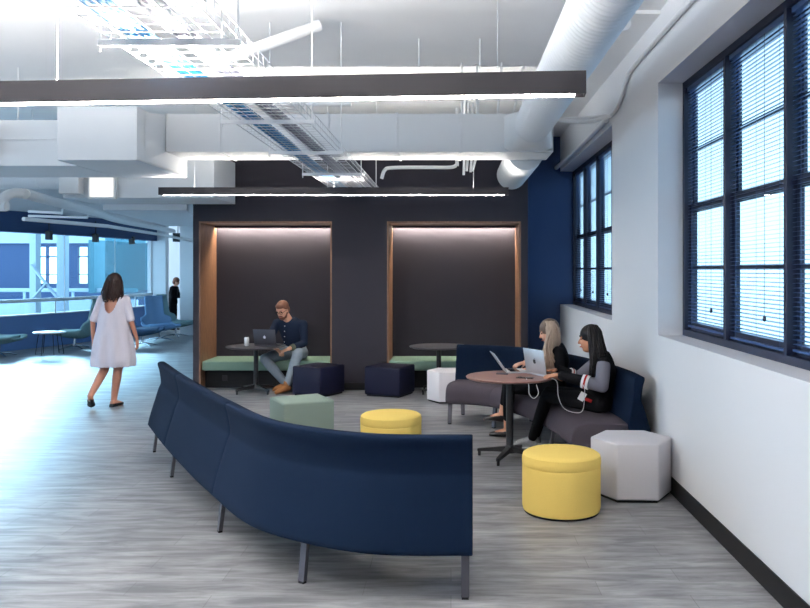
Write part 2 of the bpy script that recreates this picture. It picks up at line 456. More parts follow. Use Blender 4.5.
MB().tube([(-12.45, 23.8, .85), (-12.05, 23.8, 1.3)], .035, 8).build('strut', 'concrete', br)
struct('wall_atrium_parapet', MB().box(-24, -11, 28, 28.15, 0, .66), 'concrete', smooth=False)
rl = thing('parapet_rail', (-17, 28, .66), 'white rail on posts across the far side of the atrium', 'railing')
MB().box(-24, -11, 28, 28.12, .93, 1.06, .01).build('top_rail', 'concrete', rl)
for k in range(8): MB().box(-23.5+k*1.7, -23.42+k*1.7, 28.03, 28.1, .66, .93).build('post', 'concrete', rl)
hr = thing('handrail', (-9, 17.5, .745), 'pale blue steel handrail running along the curved glass', 'railing')
MB().tube([(x-.0, y-.08, 1.04) for x, y in GP], .04, 10).build('rail', 'duct', hr)
for k in (4, 11, 17, 22, 27): 
    x, y = GP[k]; MB().cyl((x, y-.08, .745), (x, y-.08, 1.03), .018, n=8).build('post', 'duct', hr)

# ================================================================== BENCHES in the alcoves
for i, (a, b) in enumerate(alc):
    side = ('left', 'right')[i]
    r = thing('alcove_bench', ((a+b)/2, 11.75, 0), 'mint green cushioned bench on black plinth filling the %s alcove%s' % (side, (' under the man', '')[i]), 'bench')
    MB().box(a+.026, b-.026, YF+.04, YB-.004, .265, .40, .02, 3).build('cushion', 'benchfab', r)
    MB().box(a+.026, b-.026, YF+.2, YB-.004, .0, .262, .004).build('plinth', 'black', r, smooth=False)
    st = thing('led_strip', ((a+b)/2, YB-.09, AT-.04), 'white light strip along the ceiling of the %s alcove' % side, 'light')
    MB().box(a+.023, b-.023, YB-.10, YB-.092, AT-.06, AT-.0225).box(a+.023, b-.023, YB-.092, YB-.03, AT-.03, AT-.0225).build('channel', 'charcoal', st, smooth=False)
    MB().box(a+.03, b-.03, YB-.085, YB-.06, AT-.036, AT-.03).build('diffuser', 'ledalc', st, smooth=False)
o = MB().box(-3.30, -3.23, YF+.19, YF+.1995, .1, .18, .004).build('power_outlet', 'blackmetal', base=(-3.265, YF+.195, .14))
tag(o, 'small black power outlet on the plinth of the left alcove bench', 'outlet')

# ================================================================== TABLES
def table(c, r, h, topm, label, rot, feet=4, fr=.31):
    x, y = c
    t = thing('round_table', (x, y, 0), label, 'table')
    MB().lathe((x, y, 0), [(.02, h-.024), (r-.03, h-.024), (r-.006, h-.016), (r, h-.006), (r-.004, h-.001), (r-.01, h), (.02, h)], 56).build('tabletop', topm, t)
    MB().cyl((x, y, .07), (x, y, h-.03), .033, n=20).cyl((x, y, h-.045), (x, y, h-.024), .12, .14, 24).build('column', 'blackmetal', t)
    s = MB()
    s.cyl((x, y, .055), (x, y, .12), .055, .036, 20)
    for k in range(feet):
        a = rot + k*2*PI/feet; d = V((math.cos(a), math.sin(a), 0)); p = V((-d.y, d.x, 0)); c0 = V((x, y, 0))
        secs = []
        for q, z, hw, hh in ((.03, .085, .022, .026), (.15, .072, .02, .018), (fr-.02, .055, .016, .013), (fr, .052, .014, .012)):
            secs.append([c0+d*q+p*u*hw+V((0, 0, z+v*hh)) for u, v in ((-1, -1), (1, -1), (1, 1), (-1, 1))])
        s.rings(secs)
    s.build('star_base', 'blackmetal', t)
    for k in range(feet):
        a = rot + k*2*PI/feet
        MB().cyl((x+math.cos(a)*(fr-.015), y+math.sin(a)*(fr-.015), 0), (x+math.cos(a)*(fr-.015), y+math.sin(a)*(fr-.015), .05), .013, .015, 12).build('foot', 'blackmetal', t)
    return t
TH = .745
table((.53, 7.22), .395, TH, 'walnuttop', 'round walnut topped table on black pedestal in front of the two seated women', math.radians(156), 4, .31)
MH = .648
table((-2.71, 11.12), .41, MH, 'darktop', 'round charcoal table on black pedestal in front of the man', math.radians(225))
table((-.17, 11.12), .41, MH, 'darktop', 'round charcoal table on black pedestal before the empty right alcove', math.radians(225))

# ================================================================== POUFS
def cube_pouf(front, ang, w, d, h, m, label, grp=None):
    e1 = V((math.cos(ang), math.sin(ang))); e2 = V((-e1.y, e1.x))
    c = V(front) + e1*w/2 + e2*d/2
    t = thing('cube_pouf', (c.x, c.y, 0), label, 'pouf', grp)
    MB().obox((c.x, c.y, .02+(h-.02)/2), (w, d, h-.02), ang, .022, 4).build('cover', m, t)
    MB().obox((c.x, c.y, .011), (w-.05, d-.05, .022), ang).build('base', 'black', t, smooth=False)
cube_pouf((-1.60, 7.65), math.radians(29), .515, .48, .42, 'greenfab', 'sage green cube pouf behind the curved navy sofa')
cube_pouf((-1.73, 10.6), math.radians(60), .53, .49, .40, 'navyleather', 'midnight navy cube pouf beside the seated man')
cube_pouf((-.68, 10.6), math.radians(68), .49, .53, .40, 'navyleather', 'midnight navy cube pouf between the two alcoves, beside the empty table')

def round_pouf(c, r, h, label):
    x, y = c; t = thing('round_pouf', (x, y, 0), label, 'pouf')
    MB().lathe((x, y, 0), [(.01, .012), (r-.02, .012), (r-.006, .018), (r, .04), (r, h-.10), (r, h-.093), (r-.002, h-.09)], 56).build('drum', 'yellow', t)
    MB().lathe((x, y, 0), [(.01, h-.089), (r-.002, h-.089), (r+.001, h-.083), (r+.002, h-.045), (r-.004, h-.018), (r-.025, h-.004), (r-.06, h), (.01, h+.002)], 56).build('cushion', 'yellow', t)
    MB().lathe((x, y, 0), [(.01, 0), (r-.014, 0), (r-.014, .013), (.01, .013)], 48).build('base', 'black', t)
round_pouf((.78, 5.66), .275, .42, 'yellow drum pouf beside the pale grey hexagonal pouf')
round_pouf((-.537, 7.16), .272, .42, 'yellow drum pouf beyond the curved navy sofa')

def hex_pouf(c, r, h, rot, m, label):
    x, y = c; t = thing('hexagonal_pouf', (x, y, 0), label, 'pouf')
    P = lambda rr: [(x+rr*math.cos(rot+k*PI/3), y+rr*math.sin(rot+k*PI/3)) for k in range(6)]
    b = MB().prism(P(r), .02, h)
    bmesh.ops.bevel(b.bm, geom=list(b.bm.edges), offset=.014, segments=4, affect='EDGES', profile=.5)
    b.build('cover', m, t, ang=50)
    MB().prism(P(r-.02), 0, .021).build('base', 'black', t, smooth=False)
hex_pouf((1.37, 6.09), .308, .43, -.035, 'lightfab', 'pale grey hexagonal pouf against the white wall under the window')
hex_pouf((-.02, 10.42), .295, .40, .05, 'palefab', 'off white hexagonal pouf at the far end of the grey seated sofa')

# ================================================================== SOFAS
def sofa(name, backpts, cuts, label, seat_d, legs, leg_end, sh=.445, ends=(0, 0)):
    path = [(p.x, p.y) for p in cr([(x, y, 0) for x, y in backpts], 10)]
    n = len(path)
    root = thing(name, (*path[n//2], 0), label, 'sofa')
    prof = [(.095, .235), (.108, .255), (.082, .36), (.045, .48), (.016, .575), (-.002, .615), (-.006, .635), (-.004, .67), (.008, .75), (.022, .80), (.018, .824), (-.012, .833), (-.045, .825),
            (-.062, .79), (-.072, .68), (-.092, .55), (-.112, .44), (-.085, .33), (.02, .245)]
    prof = [(p.x, p.y) for p in cr([(a, b, 0) for a, b in prof], 3, True)]
    sp = [(-.05, .24), (-.05, .42), (-.12, sh-.005), (-.3, sh), (-seat_d+.14, sh), (-seat_d+.06, sh-.018), (-seat_d+.012, sh-.07), (-seat_d, sh-.14), (-seat_d, .265), (-seat_d+.02, .235), (-seat_d+.08, .228), (-.15, .228)]
    sp = [(p.x, p.y) for p in cr([(a, b, 0) for a, b in sp], 3, True)]
    cuts = [0] + cuts + [n-1]
    for a, b in zip(cuts, cuts[1:]):
        seg = path[a:b+1]
        def trim(seg, e0, e1):
            s = [V(p) for p in seg]
            s[0] = s[0] + (s[1]-s[0]).normalized()*e0; s[-1] = s[-1] + (s[-2]-s[-1]).normalized()*e1
            return [(q.x, q.y) for q in s]
        MB().sweep(trim(seg, .004, .004), prof, .01).build('backrest', 'navyfab', root, ang=60)
        MB().sweep(trim(seg, .03 if a == 0 else .006, .03 if b == n-1 else .006), sp, .03).build('seat', 'greyfab', root, ang=60)
    def at(t):
        i = min(int(t*(n-1)), n-2); fr = t*(n-1)-i
        p = V(path[i])*(1-fr) + V(path[i+1])*fr
        d = (V(path[min(i+1, n-1)])-V(path[i])).normalized(); return p, d, V((-d.y, d.x))
    for t in legs:
        for off, sg in ((.035, 1), (-seat_d+.09, -1)):
            p, d, nn = at(t)
            top = p + nn*off; bot = p + nn*(off + sg*.03)
            l = MB()
            R = []
            for q, z in ((bot, 0.012), (top, .26)):
                R.append([(q.x+d.x*u*.021+nn.x*v*.013, q.y+d.y*u*.021+nn.y*v*.013, z) for u, v in ((-1, -1), (1, -1), (1, 1), (-1, 1))])
            l.rings(R)
            lg = l.build('leg', 'legmetal', root, smooth=False)
            MB().obox((bot.x, bot.y, .006), (.036, .026, .012), math.atan2(d.y, d.x)).build('glide', 'black', lg, smooth=False)
    return root
bp = [(.118, 4.2), (-.385, 4.222), (-.80, 4.42), (-1.11, 4.70), (-1.46, 5.25), (-1.77, 5.77), (-2.28, 6.68), (-2.765, 7.60)]
sofa('curved_sofa', bp, [40, 60], 'long curved navy sofa seen from behind, standing free on the floor', .66, (.012, .275, .565, .845, .985), None)
bp2 = [(.075, 9.34), (.48, 9.21), (.86, 8.93), (1.21, 8.30), (1.44, 7.55), (1.54, 6.95), (1.56, 6.52)]
sofa('curved_sofa', bp2, [20, 40], 'curved sofa with grey seat and navy back along the white wall, two women on it', .58, (.02, .33, .66, .98), None)

# ================================================================== LAPTOPS and small things
def apple(mb, c, ux, uy, nrm, s):
    c, ux, uy, nrm = V(c), V(ux), V(uy), V(nrm)
    pts = []
    for k in range(40):
        a = 2*PI*k/40
        r = 1 - .13*abs(math.cos(a))**6*0 - .22*math.exp(-((a-PI/2)/.32)**2) - .10*math.exp(-((a-3*PI/2)/.28)**2)
        x, y = r*math.cos(a)*.9, r*math.sin(a)
        d = math.hypot(x-1.12, y-.12)
        if d < .42: x = 1.12 - (.42**2 - (y-.12)**2)**.5 if abs(y-.12) < .42 else x
        pts.append((x, y))
    mb.rings([[c+ux*x*s+uy*y*s for x, y in pts], [c+ux*x*s+uy*y*s+nrm*.0012 for x, y in pts]])
    lf = [(.0, .95), (.06, 1.25), (.36, 1.5), (.32, 1.2), (.12, .98)]
    mb.rings([[c+ux*x*s+uy*y*s for x, y in lf], [c+ux*x*s+uy*y*s+nrm*.0012 for x, y in lf]])
def laptop(hinge, ang, z, m, em, label, lean, W=.31, D=.215, H=.205):
    """hinge: mid point of the hinge line; ang: direction the screen faces."""
    f = V((math.cos(ang), math.sin(ang), 0)); sd = V((-f.y, f.x, 0)); up = V((0, 0, 1))
    h = V((hinge[0], hinge[1], z+.013))
    t = thing('laptop', (h.x, h.y, z), label, 'laptop')
    R = M((sd, f, up)).transposed()
    MB().obox(h + f*D/2 + V((0, 0, -.0055)), (W, D, .013), R, .003, 2).build('base', m, t)
    MB().obox(h + f*(D*.4) + V((0, 0, .0015)), (W*.84, D*.45, .002), R).build('keyboard', 'screen', t, smooth=False)
    lu = (up*math.cos(lean) - f*math.sin(lean)); ln = sd.cross(lu).normalized()
    if ln.dot(f) < 0: ln = -ln
    R2 = M((sd, ln, lu)).transposed()
    c = h + lu*(H/2+.004)
    lid = MB().obox(c, (W, .007, H), R2, .003, 2).build('lid', m, t)
    MB().obox(c + ln*.0042, (W*.93, .001, H*.9), R2).build('screen', 'screen', lid, smooth=False)
    e = MB(); apple(e, c - ln*.0036, sd*-1, lu, -ln, .022); e.build('emblem', em, lid, smooth=False)
    return t
laptop((.775, 7.25), math.radians(30), TH, 'silver', 'emblem', 'open silver laptop in front of the dark haired woman', .17, H=.225)
laptop((.505, 7.515), math.radians(6), TH, 'silver', 'emblem', 'open silver laptop leaning back, before the blonde woman', .62, W=.27, D=.2)
laptop((-2.565, 11.06), math.radians(74), MH, 'spacegrey', 'emblemw', 'open dark grey laptop on the table of the man', .2, W=.34, H=.22)
c = thing('drink_can', (-2.83, 11.08, MH), 'silver drink can beside the dark grey laptop', 'can')
MB().lathe((-2.83, 11.08, MH), [(.022, 0), (.027, .004), (.033, .014), (.033, .105), (.026, .122), (.024, .122)], 24).build('body', 'silver', c)
MB().lathe((-2.83, 11.08, MH), [(.002, .1222), (.024, .1222), (.024, .124), (.002, .124)], 20).build('lid', 'chrome', c)
o = MB().obox((.655, 7.06, TH+.005), (.075, .15, .008), math.radians(70), .003).build('phone', 'screen', base=(.655, 7.06, TH)); tag(o, 'black phone lying flat on the walnut table', 'phone')
o = MB().obox((.47, 7.33, TH+.005), (.06, .11, .009), math.radians(80), .003).build('phone', 'spacegrey', base=(.47, 7.33, TH)); tag(o, 'dark slim phone lying by the leaning laptop', 'phone')
def cablething(pts, r, m, label, cat='cable', name='charging_cable'):
    P = cr(pts, 8); o = MB().tube(P, r, 7).build(name, m, base=tuple(P[0])); return tag(o, label, cat)
cablething([(.86, 7.10, TH+.004), (.925, 7.0, TH-.02), (.935, 6.97, .60), (.98, 6.95, .50), (1.07, 6.9, .47), (1.13, 6.86, .50), (1.14, 6.82, .66), (1.13, 6.83, .72)], .0033, 'cord', 'white cord hanging in a loop by the arm of the dark haired woman')
cablething([(.66, 7.0, TH+.004), (.665, 6.845, TH-.03), (.67, 6.85, .64), (.71, 6.86, .60), (.75, 6.87, .64), (.735, 6.885, TH-.032)], .0033, 'cord', 'white cord looped under the edge of the walnut table')

# ================================================================== PEOPLE
def unit(v): return V(v).normalized()
def head_basis(f, tilt_up=None):
    f = unit(f); u = V((0, 0, 1)) if tilt_up is None else unit(tilt_up)
    u = (u - f*u.dot(f)).normalized(); s = f.cross(u).normalized()      # s: the person's right
    return M((s, f, u)).transposed()
def put_head(mb, hc, B, k=1.):
    R = lambda x, y, z: V(hc) + B @ V((x, y, z))*k
    mb.ball(R(0, -.008, .03), .1*k, (.76, .96, .92), B, 24)
    mb.ball(R(0, .012, -.02), .1*k, (.68, .78, .92), B, 24)
    mb.ball(R(0, .036, -.082), .1*k, (.42, .44, .34), B, 16)      # chin
    mb.seg(R(0, .088, .012), R(0, .104, -.022), .008*k, .012*k, 10)   # nose
    mb.ball(R(0, .083, -.056), .1*k, (.2, .1, .1), B, 12)          # mouth
    for s in (-1, 1):
        mb.ball(R(s*.073, -.005, -.005), .1*k, (.07, .18, .3), B, 12)
        mb.ball(R(s*.03, .077, .032), .1*k, (.22, .09, .07), B, 10)  # brow ridge
def face_parts(root, hc, B, k=1., brow='hairdark', lips='lips'):
    R = lambda x, y, z: V(hc) + B @ V((x, y, z))*k
    for s in (-1, 1):
        MB().ball(R(s*.03, .079, .012), .0105*k, (1.3, .6, .7), B, 10).build('eye', 'eyewhite', root)
        MB().tube([R(s*.014, .088, .034), R(s*.03, .089, .040), R(s*.048, .078, .034)], .0038*k, 6).build('eyebrow', brow, root)
    MB().tube([R(-.022, .086, -.055), R(0, .0955, -.056), R(.022, .086, -.055)], .0055*k, 8).build('lips', lips, root)
def hand(mb, wrist, d, n, curl=.5, side=1, k=1., spread=1.):
    """d: finger direction; n: palm normal (where the palm looks); side +1: thumb on d x n side."""
    d = unit(d); n = (V(n) - d*V(n).dot(d)).normalized(); s = d.cross(n)*side
    w = V(wrist)
    secs = []
    for q, hw, ht in ((-.012, .024, .018), (.02, .030, .016), (.055, .038, .014), (.085, .037, .012), (.094, .033, .010)):
        secs.append((w+d*q*k, s*hw*k, n*ht*k))
    mb.ellipses(secs, 14)
    for i, (off, ln) in enumerate(((.029, .068), (.010, .077), (-.010, .071), (-.028, .056))):
        p = w + d*.086*k + s*off*k; a = 0.; dd = unit(d + s*off*3.*spread)
        pr = [(p - d*.012*k, .0092*k)]
        for j, fr in enumerate((.45, .31, .24)):
            a += curl*(.7, 1., .7)[j]
            p = p + (dd*math.cos(a) + n*math.sin(a))*ln*fr*k; pr.append((p, (.0088, .0080, .0068)[j]*k))
        mb.chain(pr, 8)
    p = w + d*.022*k + s*.026*k + n*.006*k
    t1 = unit(d*.75 + s*.62 + n*.25); t2 = unit(d*.93 + s*.22 + n*.35)
    mb.chain([(w + d*.012*k + s*.012*k, .014*k), (p + t1*.03*k, .0115*k), (p + t1*.03*k + t2*.03*k, .0095*k), (p + t1*.03*k + t2*.055*k, .0078*k)], 8)
def foot(mb, ankle, toe, g=0., k=1., zmin=None):
    """a foot or shoe from the ankle point to the toe point (toe on the sole plane)."""
    a, t = V(ankle), V(toe)
    d = t - a; d = unit(d - V((0, 0, 1))*d.z*.0); 
    fl = V((t.x-a.x, t.y-a.y, 0)); L = fl.length
    sole0 = a + V((0, 0, -.075*k)); f = unit(t - sole0); s = unit(f.cross(V((0, 0, 1)))); u = s.cross(f)
    L = (t - sole0).length
    secs = []
    for q, hw, ht in ((-.055*k, .018, .022), (-.045*k, .028, .032), (0, .033, .038), (L*.35, .036, .032), (L*.65, .043, .024), (L*.88, .036, .016), (L, .014, .010)):
        hw, ht = hw*k+g, ht*k+g
        secs.append((sole0 + f*q + u*ht, s*hw, u*ht))
    mb.ellipses(secs, 16)
    mb.seg(a, sole0 + u*.035*k, .036*k+g, .03*k+g)
def torso(mb, J, g=0., k=1., lo=0, hi=9):
    ps, cs = unit(J['pside']), unit(J['cside'])
    hp, ch, nk = V(J['pelvis']), V(J['chest']), V(J['neck'])
    up1 = unit(ch-hp); up2 = unit(nk-ch)
    pf = up1.cross(ps).normalized(); cf = up2.cross(cs).normalized()
    fem = J.get('fem', False)
    wst = hp*.52 + ch*.48
    W = (.158, .165, .128, .148, .165, .10) if fem else (.150, .152, .140, .168, .185, .11)
    Dp = (.10, .112, .092, .108, .088, .055) if fem else (.10, .108, .105, .118, .094, .06)
    secs = [(hp - up1*.07*k, ps, pf), (hp + up1*.01*k, ps, pf), (wst, unit(ps+cs), unit(pf+cf)), (ch, cs, cf), (ch*.35 + nk*.65, cs, cf), (nk + up2*.01*k, cs, cf)]
    S = [(c, u*(W[i]*k+g), f*(Dp[i]*k+g)) for i, (c, u, f) in enumerate(secs)][lo:hi]
    # interpolate
    n = 20; out = []
    C = cr([s[0] for s in S], 4); U = cr([s[1] for s in S], 4); F = cr([s[2] for s in S], 4)
    mb.ellipses(list(zip(C, U, F)), 24)
def leg(mb, h, kn, an, g=0., k=1., end=1., top=True):
    h, kn, an = V(h), V(kn), V(an)
    mb.chain([(h, .088*k+g), (h*.5+kn*.5, .074*k+g), (kn, .056*k+g)], 14)
    c = kn*.68+an*.32; e = kn*(1-end)+an*end
    if end > .4: mb.chain([(kn, .056*k+g), (c, .054*k+g), (e, (.054+(.036-.054)*(end-.32)/.68)*k+g)], 14)
    else: mb.seg(kn, e, .056*k+g, .054*k+g)
def arm(mb, s, e, w_, g=0., k=1., part=2., fem=1.):
    s, e, w_ = V(s), V(e), V(w_)
    r = (.052*fem, .044*fem, .037*fem, .026*fem)
    if part <= 1: mb.seg(s, s+(e-s)*part, r[0]*k+g, (r[0]+(r[2]-r[0])*part)*k+g); return
    mb.chain([(s, r[0]*k+g), (s*.5+e*.5, r[1]*k+g), (e, r[2]*k+g)])
    q = part-1; mb.chain([(e, r[2]*k+g), (e+(w_-e)*min(.3, q), .036*fem*k+g), (e+(w_-e)*q, (.036+(.026-.036)*q)*fem*k+g)])
def finish(mb, name, m, parent=None, base=None, voxel=.009, smooth=2):
    o = mb.build(name, m, parent, base=base)
    return bake(o, ('REMESH', dict(mode='VOXEL', voxel_size=voxel)), ('SMOOTH', dict(iterations=smooth, factor=.5)))
def body(J, label, skin, base, k=1., voxel=.0065, hands=None):
    mb = MB(); fem = .84 if J.get('fem') else 1.
    torso(mb, J, 0, k)
    nk = V(J['neck']); hd = V(J['head']); B = J['B']
    mb.chain([(nk - V((0, 0, .03)), .062*k*fem), (nk*.5+hd*.5, .052*k*fem), (hd - B @ V((0, .015, .03)), .05*k*fem)])
    put_head(mb, hd, B, k)
    for s in 'LR':
        mb.seg(nk*.55+V(J['s'+s])*.45 - V((0, 0, .02)), J['s'+s], .055*k*fem, .052*k*fem)
        arm(mb, J['s'+s], J['e'+s], J['w'+s], 0, k, 2., fem)
        leg(mb, J['h'+s], J['k'+s], J['a'+s], 0, k)
        foot(mb, J['a'+s], J['t'+s], 0, k)
        d, n, c = J['hand'+s]
        hand(mb, J['w'+s], d, n, c, 1 if s == 'R' else -1, k*(.93 if J.get('fem') else 1))
    o = finish(mb, 'person', skin, base=base, voxel=voxel, smooth=1)
    tag(o, label, 'person')
    return o
def hair_cap(mb, hc, B, k=1., low=.0, thick=.012, back=1.):
    R = lambda x, y, z: V(hc) + B @ V((x, y, z))*k
    mb.ball(R(0, -.014, .038), .1*k, (.84, 1.0, .96), B, 24)
    mb.ball(R(0, -.045, -.01), .1*k, (.78, .66, .9*back), B, 20)
def strands(mb, hc, B, paths, r0=.016, r1=.005, k=1., n=6, jit=.008):
    R = lambda p: V(hc) + B @ V(p)*k
    for pts in paths:
        for q in range(n):
            j = V((random.uniform(-jit, jit), random.uniform(-jit, jit), random.uniform(-jit, jit)))
            P = cr([R(V(p) + j*(1+i*.7)) for i, p in enumerate(pts)], 5)
            mb.tube(P, r0*random.uniform(.6, 1.1)*k, 7, r1*k)

# ---- woman walking away -------------------------------------------------
def walking_woman():
    X, Y = -4.22, 10.0
    B = head_basis((-.1, 1, -.1))
    J = dict(fem=True, pelvis=(X-.01, Y, .87), chest=(X, Y+.02, 1.18), neck=(X, Y+.03, 1.385), head=(X, Y+.05, 1.535), B=B,
             pside=(1, .12, 0), cside=(1, -.08, 0),
             sL=(X-.148, Y+.01, 1.335), sR=(X+.148, Y+.02, 1.335), eL=(X-.235, Y-.05, 1.06), eR=(X+.23, Y-.02, 1.06),
             wL=(X-.265, Y+.03, .83), wR=(X+.265, Y+.07, .83),
             hL=(X-.09, Y, .84), hR=(X+.08, Y, .84), kL=(X-.10, Y-.03, .46), kR=(X+.045, Y+.03, .46),
             aL=(X-.17, Y-.26, .17), aR=(X+.01, Y-.01, .085), tL=(X-.19, Y-.19, .012), tR=(X+.05, Y+.15, .0),
             handL=((-.08, .1, -1), (1, .1, 0), .35), handR=((.06, .12, -1), (-1, .1, 0), .35))
    r = body(J, 'woman in a pale grey dress with long dark hair walking away, seen from behind', 'skinwalk', (X, Y, 0), 1.)
    d = MB(); torso(d, J, .016, 1., 3)
    P = V((X, Y, 0))
    secs = []
    for z, a, b in ((1.30, .13, .10), (1.2, .168, .13), (1.08, .186, .148), (.96, .204, .16), (.84, .228, .18), (.7, .255, .20), (.58, .27, .21), (.50, .265, .205)):
        secs.append([P + V((math.cos(2*PI*i/48)*(a + (.012*math.sin(9*2*PI*i/48) if z < .9 else 0)), math.sin(2*PI*i/48)*(b+(.012*math.sin(9*2*PI*i/48) if z < .9 else 0)), z)) for i in range(48)])
    d.rings(secs)
    for s in 'LR': 
        a = V(J['s'+s]); e = V(J['e'+s]); d.chain([(a, .054), (a*.5+e*.5, .052), (a*.12+e*.88, .052)])
    o = finish(d, 'dress', 'dress', r, voxel=.01)
    bm = bmesh.new(); bm.from_mesh(o.data)                     # open scooped back and hem
    kill = []
    for f in bm.faces:
        c = f.calc_center_median()
        if c.y < 0 and c.z > 1.42 - .0 : kill.append(f)
        elif c.z > 1.16 and c.y < .03 and (c.x/.085)**2 + (((1.40-c.z)/.235)**2) < 1: kill.append(f)
        elif c.z > 1.36 and abs(c.x) < .1: kill.append(f)
        elif c.z < .515 and f.normal.z < -.6: kill.append(f)
    bmesh.ops.delete(bm, geom=kill, context='FACES'); bm.to_mesh(o.data); bm.free()
    h = MB(); hair_cap(h, J['head'], B)
    paths = []
    for a in [i/13*PI for i in range(14)]:
        x = math.cos(a)
        q = random.uniform(-.02, .02); paths.append([(x*.055, -.02-.045*math.sin(a), .085), (x*.085, -.04-.05*math.sin(a), .0), (x*.098+q*.5, -.05-.052*math.sin(a), -.09), (x*.10+q, -.05-.05*math.sin(a), -.15), (x*.07+q, -.05-.045*math.sin(a), -.19+q)])
    strands(h, J['head'], B, paths, .0135, .004, n=11, jit=.011)
    h.build('hair', 'hairbrown', r, ang=80)
    for s in 'LR':
        m = MB(); foot(m, V(J['a'+s])-V((0, 0, .035)), J['t'+s], .006); 
        o = finish(m, 'shoe', 'shoeblack', r, voxel=.008)
        bm = bmesh.new(); bm.from_mesh(o.data); base = world_loc(r)
        zc = V(J['a'+s]).z - .05
        bmesh.ops.delete(bm, geom=[f for f in bm.faces if f.calc_center_median().z > zc], context='FACES'); bm.to_mesh(o.data); bm.free()
walking_woman()

# ---- man on the bench -----------------------------------------------------
def seated_man():
    k = 1.06
    f = unit((-.32, -.86, -.46)); B = head_basis(f, (-.1, -.25, 1))
    hd = (-2.40, 11.40, 1.125)
    J = dict(pelvis=(-2.28, 11.72, .505), chest=(-2.30, 11.63, .80), neck=(-2.335, 11.54, .985), head=hd, B=B,
             pside=(-.97, .25, 0), cside=(-.97, .22, -.02),
             sL=(-2.13, 11.53, .915), sR=(-2.525, 11.60, .925), eL=(-2.09, 11.40, .655), eR=(-2.60, 11.42, .70),
             wL=(-2.275, 11.20, .595), wR=(-2.46, 11.22, .60),
             hL=(-2.19, 11.68, .49), hR=(-2.40, 11.66, .49), kL=(-2.135, 11.16, .53), kR=(-2.62, 11.26, .45),
             aL=(-2.27, 11.07, .10), aR=(-2.34, 11.30, .10), tL=(-2.40, 10.93, .0), tR=(-2.50, 11.22, .0),
             handL=((-.85, -.25, -.35), (-.3, .2, -1), .5), handR=((.75, -.35, -.45), (-.1, .2, -1), .45))
    r = body(J, 'bearded man in a dark navy shirt and grey jeans sitting at a laptop', 'skin', (-2.3, 11.5, 0), k)
    s = MB(); torso(s, J, .013, k)
    for q in 'LR':
        s.seg(V(J['neck'])*.55+V(J['s'+q])*.45 - V((0, 0, .02)), J['s'+q], .062*k, .064*k)
        arm(s, J['s'+q], J['e'+q], J['w'+q], .013, k, 1.7)
    s.ball(V(J['neck'])+V((.02, .02, -.015)), .085*k, (1.15, 1, .5))
    o = finish(s, 'shirt', 'shirtnavy', r)
    nkp = V(J['neck'])
    MB().tube([nkp+V((.0+.056*math.cos(a), -.004+.056*math.sin(a), .002+.012*math.sin(a))) for a in [PI*.0+i/14*2*PI for i in range(15)]], .014, 8).build('collar', 'shirtnavy', o)
    for q in 'LR':
        e, w_ = V(J['e'+q]), V(J['w'+q])
        MB().cyl(e+(w_-e)*.66, e+(w_-e)*.86, .05, .044, 20).build('cuff', 'cuffolive', r)
    b = MB()
    for t in (.1, .35, .6, .85):
        p = V((-2.355, 11.515-.03*t, .93-.3*t)) ; b.ball(p+V((-.02, -.085, 0)), .007, n=8)
    b.build('button', 'silver', o)
    p = MB(); torso(p, J, .016, k, 0, 3)
    for q in 'LR': leg(p, J['h'+q], J['k'+q], J['a'+q], .014, k, .93)
    finish(p, 'jeans', 'jeans', r)
    for q in 'LR':
        m = MB(); foot(m, J['a'+q], J['t'+q], .008, k); a = V(J['a'+q]); m.seg(a, a+V((0, 0, .03)), .048, .05)
        finish(m, 'boot', 'boot', r, voxel=.008)
    h = MB(); R = lambda x, y, z: V(hd)+B @ V((x, y, z))*k
    h.ball(R(0, -.02, .045), .1*k, (.82, .98, .88), B, 24); h.ball(R(0, -.045, -.005), .1*k, (.8, .66, .75), B, 20)
    h.ball(R(0, .04, .085), .1*k, (.6, .5, .36), B, 16)
    finish(h, 'hair', 'hairginger', r, voxel=.008)
    bd = MB()
    bd.ball(R(0, .045, -.085), .1*k, (.46, .44, .36), B, 16)
    for sx in (-1, 1): bd.seg(R(sx*.062, .01, -.03), R(sx*.045, .04, -.075), .016, .022)
    bd.tube([R(-.03, .082, -.05), R(0, .092, -.042), R(.03, .082, -.05)], .008, 8)
    bd.build('beard', 'hairginger', r, ang=80)
    face_parts(r, hd, B, k, 'hairginger')
    g = MB()
    for sx in (-1, 1):
        g.tube([R(sx*.034+.024*math.cos(a), .096, .012+.019*math.sin(a)) for a in [i/16*2*PI for i in range(17)]], .0026, 6)
        g.tube([R(sx*.058, .094, .018), R(sx*.082, .0, .014)], .0026, 6)
    g.tube([R(-.01, .1, .016), R(.01, .1, .016)], .0026, 6)
    g.build('glasses', 'screen', r)
seated_man()

